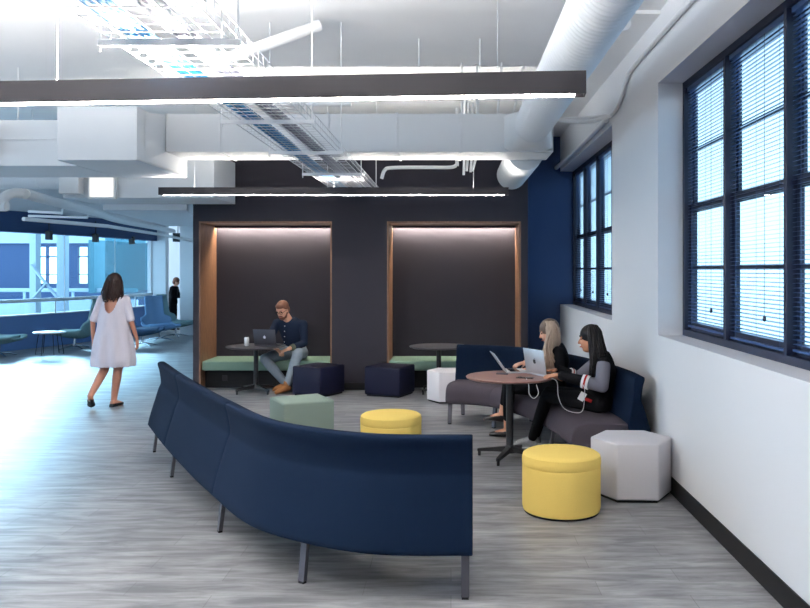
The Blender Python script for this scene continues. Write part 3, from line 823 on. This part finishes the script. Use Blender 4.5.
# ---- dark haired woman with the near laptop -------------------------------------
def woman_dark():
    f = unit((-1, .16, -.12)); B = head_basis(f, (-.1, 0, 1))
    hd = (1.235, 7.10, 1.085)
    J = dict(fem=True, pelvis=(1.315, 7.12, .535), chest=(1.345, 7.11, .79), neck=(1.335, 7.11, .962), head=hd, B=B,
             pside=(.3, .95, 0), cside=(.22, .97, 0),
             sL=(1.325, 6.955, .90), sR=(1.375, 7.265, .90), eL=(1.30, 6.88, .70), eR=(1.18, 7.42, .70),
             wL=(.95, 7.03, .778), wR=(.985, 7.36, .785),
             hL=(1.29, 7.03, .535), hR=(1.33, 7.22, .535), kL=(.88, 7.30, .555), kR=(.92, 7.49, .555),
             aL=(.77, 7.62, .09), aR=(.82, 7.78, .09), tL=(.59, 7.65, .0), tR=(.64, 7.80, .0),
             handL=((-1, .18, -.12), (.05, .3, -1), .22), handR=((-1, 0, -.15), (0, -.2, -1), .22))
    r = body(J, 'smiling dark haired woman in a grey and black sweatshirt sitting on the sofa', 'skintan', (1.3, 7.1, 0), .98)
    t = MB(); torso(t, J, .014, .98, 0)
    for q in 'LR':
        arm(t, J['s'+q], J['e'+q], J['w'+q], .011, .98, .62, .9)
    t.ball(V(J['neck']), .066, (1, 1, .5))
    finish(t, 'sweatshirt', 'blackcloth', r)
    for q in 'LR':
        e, w_ = V(J['e'+q]), V(J['w'+q])
        m = MB(); s_ = V(J['s'+q])
        m.chain([(s_*.85+e*.15, .062), (s_*.5+e*.5, .062), (e, .056), (e+(w_-e)*.36, .054)], 14)
        finish(m, 'grey_sleeve', 'greycloth', r)
        m = MB(); m.chain([(e+(w_-e)*.36, .052), (e+(w_-e)*.93, .042)], 14)
        finish(m, 'black_sleeve', 'blackcloth', r)
        for a, b, mm in ((.30, .355, 'whitecloth'), (.355, .40, 'redcloth'), (.40, .455, 'whitecloth')):
            MB().cyl(e+(w_-e)*a, e+(w_-e)*b, .0615, .0605, 24).build('stripe', mm, r)
    p = MB(); torso(p, J, .017, .98, 0, 2)
    for q in 'LR': leg(p, J['h'+q], J['k'+q], J['a'+q], .01, .92, .95)
    finish(p, 'trousers', 'blackcloth', r)
    for q in 'LR':
        m = MB(); foot(m, V(J['a'+q])-V((0, 0, .01)), J['t'+q], .007)
        sh = finish(m, 'sneaker', 'sneaker', r, voxel=.007)
        a, tt = V(J['a'+q]), V(J['t'+q]); d = unit(V((tt.x-a.x, tt.y-a.y, 0))); sd = V((-d.y, d.x, 0))
        L = (tt-a).length
        m = MB(); secs = []
        for qq, hw in ((-.062, .02), (-.05, .034), (0, .04), (.1, .046), (.15, .042), (.185, .022)):
            c = V((a.x, a.y, .013))+d*qq; secs.append((c, sd*hw, V((0, 0, .0125))))
        m.ellipses(secs, 16); m.build('sole', 'sole', sh)
    h = MB(); hair_cap(h, hd, B)
    B0 = head_basis((f.x, f.y, 0)); paths = []
    for i in range(20):
        a = -.42+i/19*(PI+.84); x = math.cos(a); y = math.sin(a); q = random.uniform(-.012, .012)
        paths.append([(x*.05, -.01-.04*y, .112), (x*.086, -.022-.06*y, .045), (x*.098, -.035-.062*y, -.04), (x*.108+q, -.05-.066*y, -.13), (x*.115-q, -.058-.07*y, -.22), (x*.105+q, -.06-.06*y, -.29), (x*.08, -.05-.05*y, -.34)])
    strands(h, hd, B0, paths, .0135, .004, n=12, jit=.011)
    h.build('hair', 'hairdark', r, ang=80)
    face_parts(r, hd, B, 1., 'hairdark')
    o = MB().obox((1.14, 6.955, .60), (.055, .004, .075), M.Rotation(.5, 3, 'Y')).build('name_card', 'paper', r, smooth=False)
    MB().tube([(1.165, 6.95, .58), (1.22, 6.94, .56)], .014, 6).build('red_hem', 'redcloth', r)
woman_dark()

# ---- blonde woman behind the table ------------------------------------------------
def woman_blonde():
    f = unit((-1, .02, -.34)); B = head_basis(f, (-.2, 0, 1))
    hd = (.975, 7.93, 1.085)
    J = dict(fem=True, pelvis=(1.03, 8.0, .535), chest=(1.06, 7.97, .79), neck=(1.045, 7.95, .962), head=hd, B=B,
             pside=(.2, .97, 0), cside=(.15, .98, 0),
             sL=(1.04, 7.79, .90), sR=(1.07, 8.12, .90), eL=(1.06, 7.66, .665), eR=(.90, 8.16, .68),
             wL=(.80, 7.60, .775), wR=(.72, 7.80, .80),
             hL=(1.0, 7.90, .53), hR=(1.02, 8.08, .53), kL=(.58, 8.02, .52), kR=(.60, 8.16, .62),
             aL=(.575, 8.19, .085), aR=(.53, 8.24, .24), tL=(.39, 8.21, .0), tR=(.335, 8.22, .155),
             handL=((-1, -.1, -.12), (0, .1, -1), .25), handR=((-.8, -.5, -.15), (0, .1, -1), .25))
    r = body(J, 'blonde long haired woman in a black top sitting behind the walnut table', 'skin', (1.0, 8.0, 0), .98)
    t = MB(); torso(t, J, .013, .98, 0)
    for q in 'LR': arm(t, J['s'+q], J['e'+q], J['w'+q], .014, .98, .72, .9)
    finish(t, 'top', 'blackcloth', r)
    p = MB(); torso(p, J, .017, .98, 0, 2)
    for q in 'LR': leg(p, J['h'+q], J['k'+q], J['a'+q], .009, .9, .74)
    finish(p, 'trousers', 'blackcloth', r)
    for q in 'LR':
        m = MB(); foot(m, V(J['a'+q])-V((0, 0, .03)), J['t'+q], .006)
        o = finish(m, 'shoe', 'shoeblack', r, voxel=.007)
        bm = bmesh.new(); bm.from_mesh(o.data); zc = V(J['a'+q]).z-.035
        bmesh.ops.delete(bm, geom=[f_ for f_ in bm.faces if f_.calc_center_median().z > zc], context='FACES'); bm.to_mesh(o.data); bm.free()
    # scarf falling over the chest
    h = MB(); hair_cap(h, hd, B)
    h.build('hair_roots', 'hairroot', r, ang=80)
    h = MB(); paths = []
    B0 = head_basis((f.x, f.y, 0))
    for i in range(18):
        a = -.35+i/17*(PI+.7); x = math.cos(a); y = math.sin(a); q = random.uniform(-.014, .014)
        paths.append([(x*.05, .0-.045*y, .10), (x*.09, -.015-.06*y, .03), (x*.105, -.02-.062*y, -.06), (x*.12+q, -.012-.062*y, -.16), (x*.125-q, .01-.06*y, -.25), (x*.11+q, .03-.05*y, -.33)])
    for q in range(4):
        x = -.10-.012*q
        paths.append([(x*.5, .03-.015*q, .10), (x*.85, .02-.015*q, .03), (x*1.1, .01, -.06), (x*1.35, .03, -.17), (x*1.3, .06-.02*q, -.27), (x*1.2, .08-.02*q, -.34)])
    strands(h, hd, B0, paths, .013, .004, n=12, jit=.011)
    h.build('hair', 'hairblond', r, ang=80)
    face_parts(r, hd, B, 1., 'hairroot')
woman_blonde()

# ---- person far back in the corridor ---------------------------------------------
def far_person():
    X, Y = -7.86, 22.6; B = head_basis((1, .2, -.3))
    J = dict(fem=True, pelvis=(X, Y, .80), chest=(X+.02, Y, 1.05), neck=(X+.05, Y, 1.24), head=(X+.1, Y, 1.37), B=B,
             pside=(.2, -1, 0), cside=(.2, -1, 0), sL=(X+.05, Y+.16, 1.18), sR=(X+.03, Y-.16, 1.18), eL=(X+.1, Y+.2, .95), eR=(X+.06, Y-.2, .95),
             wL=(X+.28, Y+.1, .95), wR=(X+.26, Y-.1, .95), hL=(X, Y+.08, .78), hR=(X, Y-.08, .78), kL=(X+.03, Y+.08, .42), kR=(X, Y-.08, .42),
             aL=(X, Y+.08, .08), aR=(X-.05, Y-.08, .08), tL=(X+.17, Y+.09, 0), tR=(X+.12, Y-.08, 0),
             handL=((1, 0, -.2), (0, -1, 0), .4), handR=((1, 0, -.2), (0, 1, 0), .4))
    r = body(J, 'person in dark clothes standing in the corridor beyond the lounge chairs', 'skin', (X, Y, 0), .92, voxel=.009)
    c = MB(); torso(c, J, .03, .92)
    for q in 'LR': arm(c, J['s'+q], J['e'+q], J['w'+q], .018, .92, 1.9)
    finish(c, 'coat', 'blackcloth', r, voxel=.014)
    p = MB()
    for q in 'LR': leg(p, J['h'+q], J['k'+q], J['a'+q], .014, .92, .95)
    finish(p, 'trousers', 'blackcloth', r, voxel=.014)
    for q in 'LR':
        m = MB(); foot(m, J['a'+q], J['t'+q], .008, .92); finish(m, 'shoe', 'shoeblack', r, voxel=.012)
    h = MB(); hair_cap(h, J['head'], B, .95); h.build('hair', 'hairginger', r, ang=80)
far_person()

# ================================================================== LOUNGE CHAIRS far left
def lounge_chair(name, m, loc, rot, label, s=1.):
    t = thing(name, loc, label, 'chair', None); x0, y0, _ = loc
    prof = cr([(.40, .33, 0), (.37, .36, 0), (.1, .30, 0), (-.16, .28, 0), (-.29, .34, 0), (-.345, .50, 0), (-.41, .80, 0), (-.45, 1.0, 0), (-.445, 1.03, 0)], 5)
    nv = len(prof); nu = 17
    def P(i, j):
        v = i/(nv-1); u = -1+2*j/(nu-1); y, z = prof[i].x, prof[i].y
        back = min(1, max(0, (z-.40)/.22)) if i > nv*.4 else 0
        hw = .36*(1-back) + .215*back
        if i < 4: hw *= (.93, .97, .99, 1)[i]
        if i > nv-4: hw *= (.98, .93, .8)[i-(nv-3)] if i >= nv-3 else 1
        wing = (1-back)*math.sin(min(1, v*1.9)*PI*.5)
        return V((x0+u*hw*s, y0+(y+back*.05*u*u+.06*(1-back)*(v > .45)*u*u)*s, (z+.17*wing*abs(u)**3.2)*s))
    b = MB(); vs = [[b.bm.verts.new(P(i, j)) for j in range(nu)] for i in range(nv)]
    for i in range(nv-1):
        for j in range(nu-1): b.bm.faces.new((vs[i][j], vs[i][j+1], vs[i+1][j+1], vs[i+1][j]))
    o = b.build('shell', m, t, ang=80)
    bake(o, ('SOLIDIFY', dict(thickness=.055*s, offset=-1)), ('SUBSURF', dict(levels=1)))
    b = MB().obox((x0, y0+.08*s, .37*s), (.5*s, .46*s, .07*s), None, .025, 3); b.build('seat_cushion', m, t)
    MB().cyl((x0, y0, .06), (x0, y0, .285*s), .028, n=14).build('stem', 'chrome', t)
    for k in range(4):
        a = PI/4+k*PI/2
        MB().tube([(x0, y0, .075), (x0+math.cos(a)*.18, y0+math.sin(a)*.18, .055), (x0+math.cos(a)*.33, y0+math.sin(a)*.33, .016)], .016, 8, .012).build('foot', 'chrome', t)
    spin(t, rot); return t
FR = lambda deg: math.radians(deg-90)           # chair faces +Y locally; deg = heading in plan
lounge_chair('lounge_chair', 'chairteal', (-8.12, 17.25, 0), FR(188), 'dark teal high backed swivel chair right behind the walking woman')
lounge_chair('lounge_chair', 'chairteal', (-8.9, 15.75, 0), FR(5), 'dark teal swivel chair cut off by the left edge of the photo')
lounge_chair('lounge_chair', 'chairnavy', (-6.88, 17.85, 0), FR(6), 'slate blue swivel chair just right of the walking woman')
lounge_chair('lounge_chair', 'chairblue', (-6.98, 19.2, 0), FR(-50), 'bright blue swivel chair turned toward the room, before the white column wall')
lounge_chair('lounge_chair', 'chairteal', (-6.98, 20.3, 0), FR(-15), 'small green teal swivel chair farthest away, beside the white pillar')
t = thing('side_table', (-8.08, 16.1, 0), 'small round white side table with wire legs between the teal chairs', 'table')
MB().lathe((-8.08, 16.1, 0), [(.01, .43), (.29, .43), (.305, .44), (.305, .452), (.29, .46), (.01, .46)], 36).build('tabletop', 'whitelam', t)
for k in range(3):
    a = .4+k*2*PI/3; b_ = a+.9
    MB().tube([(-8.08+.2*math.cos(a), 16.1+.2*math.sin(a), .43), (-8.08+.26*math.cos(a), 16.1+.26*math.sin(a), .008), (-8.08+.26*math.cos(b_), 16.1+.26*math.sin(b_), .008), (-8.08+.2*math.cos(b_), 16.1+.2*math.sin(b_), .43)], .008, 6).build('leg', 'blackmetal', t)

# ================================================================== CEILING SERVICES
def pendant(p0, p1, z0, z1, wd, label, hang, top=CEIL, up='ledup', down='led'):
    a, b = V((*p0, 0)), V((*p1, 0)); d = (b-a).normalized(); L = (b-a).length; c = (a+b)/2; ang = math.atan2(d.y, d.x)
    t = thing('linear_pendant', (c.x, c.y, z0), label, 'light')
    n = V((-d.y, d.x, 0))
    hs = MB()
    for sg in (-1, 1): hs.obox(c+n*sg*(wd/2-.004)+V((0, 0, (z0+z1)/2)), (L, .008, z1-z0), ang)
    for e in (a, b): hs.obox(e+V((0, 0, (z0+z1)/2)) + d*(.004 if e is a else -.004), (.008, wd-.016, z1-z0), ang)
    hs.obox(c+V((0, 0, (z0+z1)/2)), (L-.016, wd-.016, .006), ang)
    hs.build('housing', 'fixture', t, smooth=False)
    MB().obox(c+V((0, 0, z0+.003)), (L-.1, wd-.018, .006), ang).build('diffuser', down, t, smooth=False)
    MB().obox(c+d*(.0 if up == 'ledfar' else .75)+V((0, 0, z1-.008)), (L-(.1 if up == 'ledfar' else 1.7), wd-.018, .006), ang).build('uplight_diffuser', up, t, smooth=False)
    for q in hang:
        p = a+d*L*q
        MB().tube([(p.x, p.y, z1-.03), (p.x, p.y, top)], .0013, 6).build('suspension_cable', 'duct', t)
    return t
pendant((.615, 3.66), (-4.4, 4.03), 2.50, 2.603, .085, 'long dark linear pendant lamp nearest the camera, spanning the top of the photo', (.08, .5, .9))
pendant((.65, 9.06), (-3.3, 9.06), 2.548, 2.633, .085, 'long dark linear pendant lamp farther back, before the charcoal wall', (.1, .5, .9), CEIL, 'ledfar')
pendant((.6, -.6), (-4.4, -.3), 2.50, 2.603, .085, 'long dark linear pendant lamp hung behind the camera', (.1, .5, .9), down='ledmid')

pendant((-6.4, 6.0), (-10.6, 6.0), 2.50, 2.603, .085, 'added linear pendant lamp, out of view, brightening the walkway by the left windows', (.08, .5, .9), down='ledlow')  # extra lamp outside the view, added to lift the left ceiling and floor
# cable tray with cables
tr = thing('cable_tray', (-1.28, 6.5, 2.72), 'white wire mesh cable tray running to the back wall under the ceiling', 'cable tray')
X0, X1, Z = -1.53, -1.0, 2.74
w = MB(); y = 1.4
while y < 11.3:
    w.tube([(X0, y, Z+.10), (X0, y, Z), (X1, y, Z), (X1, y, Z+.10)], .0033, 5); y += .11
for k in range(8): w.tube([(X0+(X1-X0)*k/7, 1.4, Z), (X0+(X1-X0)*k/7, 11.3, Z)], .0033, 5)
for zz_ in (.05, .10):
    for x in (X0, X1): w.tube([(x, 1.4, Z+zz_), (x, 11.3, Z+zz_)], .0033, 5)
w.build('wire_basket', 'galv', tr)
for y in (2.3, 3.59, 5.5, 6.95, 8.5, 10.2):
    h = MB(); h.box(X0-.05, X1+.06, y-.013, y+.013, Z-.036, Z-.008)
    top = CEIL if not (5.2 < y < 6.43) else 3.79
    for x in (X0-.045, X1+.045):
        if 7.9 < y < 9.0: h.cyl((x, y, Z-.06), (x, y, 2.9), .005, n=8)
        else: h.cyl((x, y, Z-.06), (x, y, top), .005, n=8)
    h.build('hanger', 'pipe', tr)
for k in range(4):
    x = -1.43+.03*k
    P = [(x+.012*math.sin(yy*1.3), yy, Z+.017) for yy in [1.4+i*.33 for i in range(31)]]
    o = MB().tube(P, .0125, 7).build('data_cable', 'cableblue', base=P[0])
    tag(o, 'blue data cable lying in the wire mesh tray under the ceiling', 'cable', 'blue cables in the tray')
for k in range(4):
    x = -1.22+.0262*k
    P = [(x+.01*math.sin(yy*1.1), yy, Z+.017) for yy in [1.4+i*.33 for i in range(31)]]
    o = MB().tube(P, .012, 7).build('data_cable', 'cablegrey', base=P[0])
    tag(o, 'grey data cable lying in the wire mesh tray under the ceiling', 'cable', 'grey cables in the tray')

# rectangular supply duct with plenum box
t = thing('rectangular_duct', (-1, 8.4, 2.9), 'wide white rectangular air duct crossing under the ceiling', 'duct')
MB().box(-2.9, 1.04, 8.13, 8.74, 2.90, 3.29, .006).build('duct_body', 'duct', t, smooth=False)
for x in (-2.35, -1.25, -.55, .1):
    MB().box(x-.012, x+.012, 8.12, 8.75, 2.89, 3.3, .003).build('flange', 'duct', t, smooth=False)
p = thing('plenum_box', (-3.4, 8.2, 2.74), 'large grey white plenum box joining the ducts, upper left', 'duct')
MB().box(-3.73, -2.97, 7.57, 9.0, 2.74, 3.25, .006).build('box', 'duct', p, smooth=False)
b = MB(); b.rings([[(-2.965, 7.75, 2.76), (-2.965, 8.95, 2.76), (-2.965, 8.95, 3.23), (-2.965, 7.75, 3.23)], [(-2.905, 8.15, 2.9), (-2.905, 8.72, 2.9), (-2.905, 8.72, 3.28), (-2.905, 8.15, 3.28)]])
b.build('transition', 'duct', p, smooth=False)
t = thing('branch_duct', (-5.5, 8.4, 2.74), 'white rectangular air duct running left from the plenum box', 'duct')
MB().box(-8.5, -3.74, 8.0, 9.0, 2.74, 3.2, .006).build('duct_body', 'duct', t, smooth=False)
MB().box(-4.75, -4.55, 7.86, 7.995, 2.86, 3.12, .01).build('damper_box', 'duct', t, smooth=False)
MB().box(-5.9, -3.8, 7.985, 8.0, 3.0, 3.012).build('seam', 'duct', t, smooth=False)
for x in (-8, -6.2, -4.6): MB().tube([(x, 8.5, 3.19), (x, 8.5, CEIL)], .006, 6).build('hanger_rod', 'pipe', t)
t = thing('lower_duct', (-4.4, 10.4, 2.59), 'white rectangular duct beneath and behind the plenum box', 'duct')
MB().box(-4.95, -3.02, 10.2, 11.2, 2.62, 3.2, .006).build('duct_body', 'duct', t, smooth=False)
MB().box(-4.93, -4.68, 10.05, 10.2, 2.66, 2.93, .006).build('access_box', 'pipe', t, smooth=False)
t = thing('round_duct', (-6.8, 10.6, 2.98), 'round white duct running crosswise at far left above the elbow pipe', 'duct')
MB().cyl((-9.5, 10.7, 2.98), (-5.05, 10.7, 2.98), .2, n=32).build('spiral_pipe', 'duct', t)
for x in (-7.6, -5.5): MB().cyl((x, 10.7, 2.98), (x+.03, 10.7, 2.98), .207, n=32).build('band', 'duct', t)
for x in (-7.5, -5.6): MB().tube([(x, 10.7, 3.17), (x, 10.7, CEIL)], .006, 6).build('hanger_rod', 'duct', t)
pl = thing('square_lamp', (-4.42, 10.15, 2.72), 'bright square lamp panel on the duct at upper left', 'light')
MB().box(-4.6, -4.25, 10.13, 10.199, 2.60, 2.90, .006).build('housing', 'pipe', pl, smooth=False)
MB().box(-4.575, -4.275, 10.124, 10.13, 2.625, 2.875).build('diffuser', 'panel', pl, smooth=False)
t = thing('angled_duct', (-4, 12.6, 2.5), 'white tapering duct slanting down behind the far pendant lamp', 'duct')
b = MB(); b.rings([[(-5.0, 11.5, 2.56), (-3.8, 11.5, 2.56), (-3.8, 11.5, 2.95), (-5.0, 11.5, 2.95)], [(-6.2, 17.5, 2.66), (-5.4, 17.5, 2.66), (-5.4, 17.5, 2.95), (-6.2, 17.5, 2.95)]])
b.build('duct_body', 'duct', t, smooth=False)

def rods(root, pts, r=.006):
    for x, y, z in pts: MB().tube([(x, y, z), (x, y, CEIL)], r, 6).build('hanger_rod', 'pipe', root)
rods(t, [(-5.0, 12.5, 2.94), (-4.2, 12.0, 2.94)])
# round spiral duct
def spiral(x, z, r, y0, y1, pitch=.062):
    prof = []; y = y0
    while y < y1:
        prof += [(r, y), (r, y+pitch*.82), (r+.005, y+pitch*.9)]; y += pitch
    prof.append((r, y1))
    n = 40
    return MB().rings([[(x+rr*math.cos(2*PI*k/n), yy + .0*k, z+rr*math.sin(2*PI*k/n)) for k in range(n)] for rr, yy in prof])
t = thing('round_duct', (.8, 6, 3.12), 'round white spiral duct running toward the camera from the rectangular duct', 'duct')
spiral(.80, 3.12, .172, 2.2, 7.95).build('spiral_pipe', 'duct', t, ang=60)
n = 32
b = MB(); sq = []
for k in range(n):
    a = 2*PI*k/n; c, s_ = math.cos(a), math.sin(a); q = max(abs(c)/.24, abs(s_)/.185); sq.append((.78+c/q, 8.12, 3.095+s_/q))
b.rings([[(.80+.176*math.cos(2*PI*k/n), 7.8, 3.12+.176*math.sin(2*PI*k/n)) for k in range(n)], sq])
b.build('takeoff', 'duct', t, ang=60)
t = thing('round_duct', (.82, 10, 2.98), 'short round white duct end emerging behind the rectangular duct', 'duct')
spiral(.82, 2.99, .195, 8.76, 10.7, .3).build('spiral_pipe', 'duct', t, ang=60)
MB().ball((.82, 10.7, 2.99), .195, (1, .35, 1), n=28).build('end_cap', 'duct', t)
rods(t, [(.82, 9.2, 3.18), (.82, 10.4, 3.18)])

def pipething(pts, r, label, m='pipe', name='conduit', n=10, cat='pipe', sub=6):
    P = cr(pts, sub) if sub else [V(p) for p in pts]
    o = MB().tube(P, r, n).build(name, m, base=tuple(P[0])); return tag(o, label, cat)
pipething([(1.655, 2.5, 3.56), (1.655, 5.0, 3.56), (1.655, 7.2, 3.55), (1.655, 7.55, 3.5), (1.655, 7.72, 3.40), (1.655, 8.0, 3.32), (1.66, 8.35, 3.31)], .022, 'white conduit running along the top of the window wall')
pipething([(1.655, 8.3, 3.30), (1.45, 8.3, 3.24), (1.2, 8.25, 3.235), (1.02, 8.2, 3.25)], .022, 'white conduit bending out from the wall above the far window')
pipething([(1.66, 8.6, 3.36), (1.5, 8.6, 3.34), (1.2, 8.7, 3.34), (1.0, 8.8, 3.33)], .018, 'thin white conduit above the far window, by the duct end')
pipething([(1.64, 8.45, 3.28), (1.64, 10.5, 3.27), (1.62, 12.3, 3.27)], .03, 'white pipe along the wall over the far window')
pipething([(.08, 10.6, 3.85), (.08, 10.6, 3.16), (.07, 10.6, 3.09), (-.02, 10.6, 3.06), (-.3, 10.6, 3.06), (-.78, 10.6, 3.055), (-.88, 10.6, 3.02), (-.92, 10.6, 2.91)], .024, 'white bent pipe hanging before the charcoal wall')
for k, (x, y, z0, x1) in enumerate(((.16, 10.1, 2.90, .17), (.2, 10.2, 2.96, .22), (.25, 10.3, 2.96, .27), (.27, 10.2, 2.96, .34))):
    o = MB().tube([(x, y, z0), (x1, y, 3.2), (x1, y, CEIL)], .016, 8).build('conduit', 'pipe', base=(x, y, z0))
    tag(o, 'thin white conduit drop, %s in the row before the charcoal wall' % ('leftmost', 'second from left', 'third from left', 'rightmost')[k], 'pipe', 'conduit drops')
for k, (x, y) in enumerate(((.114, 8.3), (.27, 8.35), (.48, 8.3), (.64, 8.4))):
    o = MB().tube([(x, y, 3.285), (x+(.0, .0, .05, .12)[k], y, CEIL)], .013, 8).build('hanger_rod', 'pipe', base=(x, y, 3.285))
    tag(o, 'white hanger rod above the near pendant, %s of four' % ('leftmost', 'second from left', 'third from left', 'rightmost')[k], 'rod', 'hanger rods')
jb = thing('junction_box', (.28, 7.4, 3.34), 'grey white junction box with pipes above the rectangular duct', 'box')
MB().box(.2, .34, 7.4, 7.5, 3.3, 3.42, .006).build('box', 'duct', jb, smooth=False)
MB().tube([(-.35, 7.45, 3.37), (.2, 7.45, 3.37)], .02, 8).build('pipe', 'duct', jb)
rods(jb, [(.27, 7.45, 3.41), (-.3, 7.45, 3.38)])
pipething([(-1.9, 6.4, 3.35), (-1.1, 6.7, 3.75)], .05, 'white diagonal pipe brace under the ceiling beside the tray', name='brace', sub=0)
pipething([(-4.55, 7.35, 3.28), (-4.2, 7.4, 3.27), (-2.4, 7.9, 3.36), (-1.0, 8.0, 3.36)], .03, 'grey white pipe sloping behind the near pendant at left')
sp = thing('spotlight', (1.2, 5.9, 3.5), 'small white spotlight head by the round duct under the ceiling beam', 'light')
MB().cyl((1.27, 5.95, CEIL), (1.27, 5.95, 3.55), .008, n=8).build('stem', 'galv', sp)
MB().cyl((1.27, 5.93, 3.56), (1.27, 5.85, 3.50), .035, .05, 16).build('head', 'pipe', sp)
# left side pipes
pipething([(-5.2, 9.75, 2.63), (-5.55, 11.3, 2.65), (-6.2, 14, 2.70), (-6.86, 16.5, 2.73), (-7.35, 20, 2.76), (-7.6, 21.9, 2.76)], .065, 'thick white pipe running away along the blue fascia', n=14)
pipething([(-8.5, 9.5, 2.46), (-5.52, 9.5, 2.46), (-5.42, 9.5, 2.46), (-5.36, 9.52, 2.50), (-5.33, 9.56, 2.57), (-5.28, 9.62, 2.62), (-5.2, 9.70, 2.63)], .06, 'thick white elbow pipe at far left under the ducts', n=14)
for k, (x0, x1, z) in enumerate(((-7.5, -6.9, 2.74), (-7.5, -6.45, 2.66))):
    o = MB().tube([(x0, 14.2, z), (x1, 14.2, z-.03), (x1+.01, 14.2, z+.04)], .022, 8).build('conduit', 'pipe', base=(x0, 14.2, z))
    tag(o, ('upper short', 'lower long')[k]+' white conduit in front of the blue fascia', 'pipe')
o = MB().tube([(-6.2, 11.6, 2.44), (-5.8, 13.5, 2.44), (-6.1, 17, 2.44), (-6.6, 20.4, 2.44)], .03, 8).build('conduit', 'pipe', base=(-6, 11, 2.7)); tag(o, 'white conduit slanting under the far ceiling toward the corridor', 'pipe')
for k, (x, y, z, d) in enumerate(((-8.82, 17.55, 2.36, 'left end'), (-8.42, 18.95, 2.36, 'middle'), (-8.22, 20.6, 2.36, 'right end'))):
    s = thing('track_spotlight', (x, y, z), 'small black spotlight hanging under the blue fascia at its %s' % d, 'light', 'spotlights under the fascia')
    MB().box(x-.06, x+.06, y-.06, y+.06, z, z+.2, .01).build('head', 'blackmetal', s, smooth=False)
    MB().cyl((x, y, z+.2), (x, y, 2.86), .012, n=8).build('stem', 'blackmetal', s)
s = thing('track_spotlight', (-7.27, 21.3, 2.45), 'black spotlight hanging before the white column wall', 'light')
MB().box(-7.38, -7.16, 21.2, 21.4, 2.45, 2.68, .01).build('head', 'blackmetal', s, smooth=False)
MB().cyl((-7.27, 21.3, 2.68), (-7.27, 21.3, CEIL), .012, n=8).build('stem', 'blackmetal', s)

# ================================================================== LIGHT
W = bpy.data.worlds.new('sky'); scn.world = W; W.use_nodes = True
bg = W.node_tree.nodes['Background']; bg.inputs['Color'].default_value = (.56, .78, 1.0, 1); bg.inputs['Strength'].default_value = 5.5
sl = bpy.data.lights.new('daylight', 'SUN'); sl.energy = 7.5; sl.angle = math.radians(18); sl.color = (.55, .80, 1)
so = bpy.data.objects.new('daylight', sl); COL.objects.link(so); so.location = (-20, 20, 10)
so.rotation_euler = V((.5, -.83, -.32)).to_track_quat('-Z', 'Y').to_euler()
cam = bpy.data.cameras.new('camera'); co = bpy.data.objects.new('camera', cam); COL.objects.link(co)
co.location = (0, 0, 1.7); co.rotation_euler = (PI/2, 0, 0)
cam.sensor_width = 36; cam.lens = 36*800/810; cam.shift_x = -46/810; cam.shift_y = -34/810
cam.clip_end = 200
scn.camera = co
scn.view_settings.view_transform = 'Standard'; scn.view_settings.look = 'None'; scn.view_settings.gamma = 1
scn.view_settings.use_curve_mapping = False
scn.view_settings.exposure = 0.32
scn.cycles.use_denoising = True
scn.cycles.max_bounces = 10; scn.cycles.diffuse_bounces = 5; scn.cycles.transparent_max_bounces = 16
scn.cycles.sample_clamp_indirect = 8
scn.cycles.caustics_reflective = False; scn.cycles.caustics_refractive = False
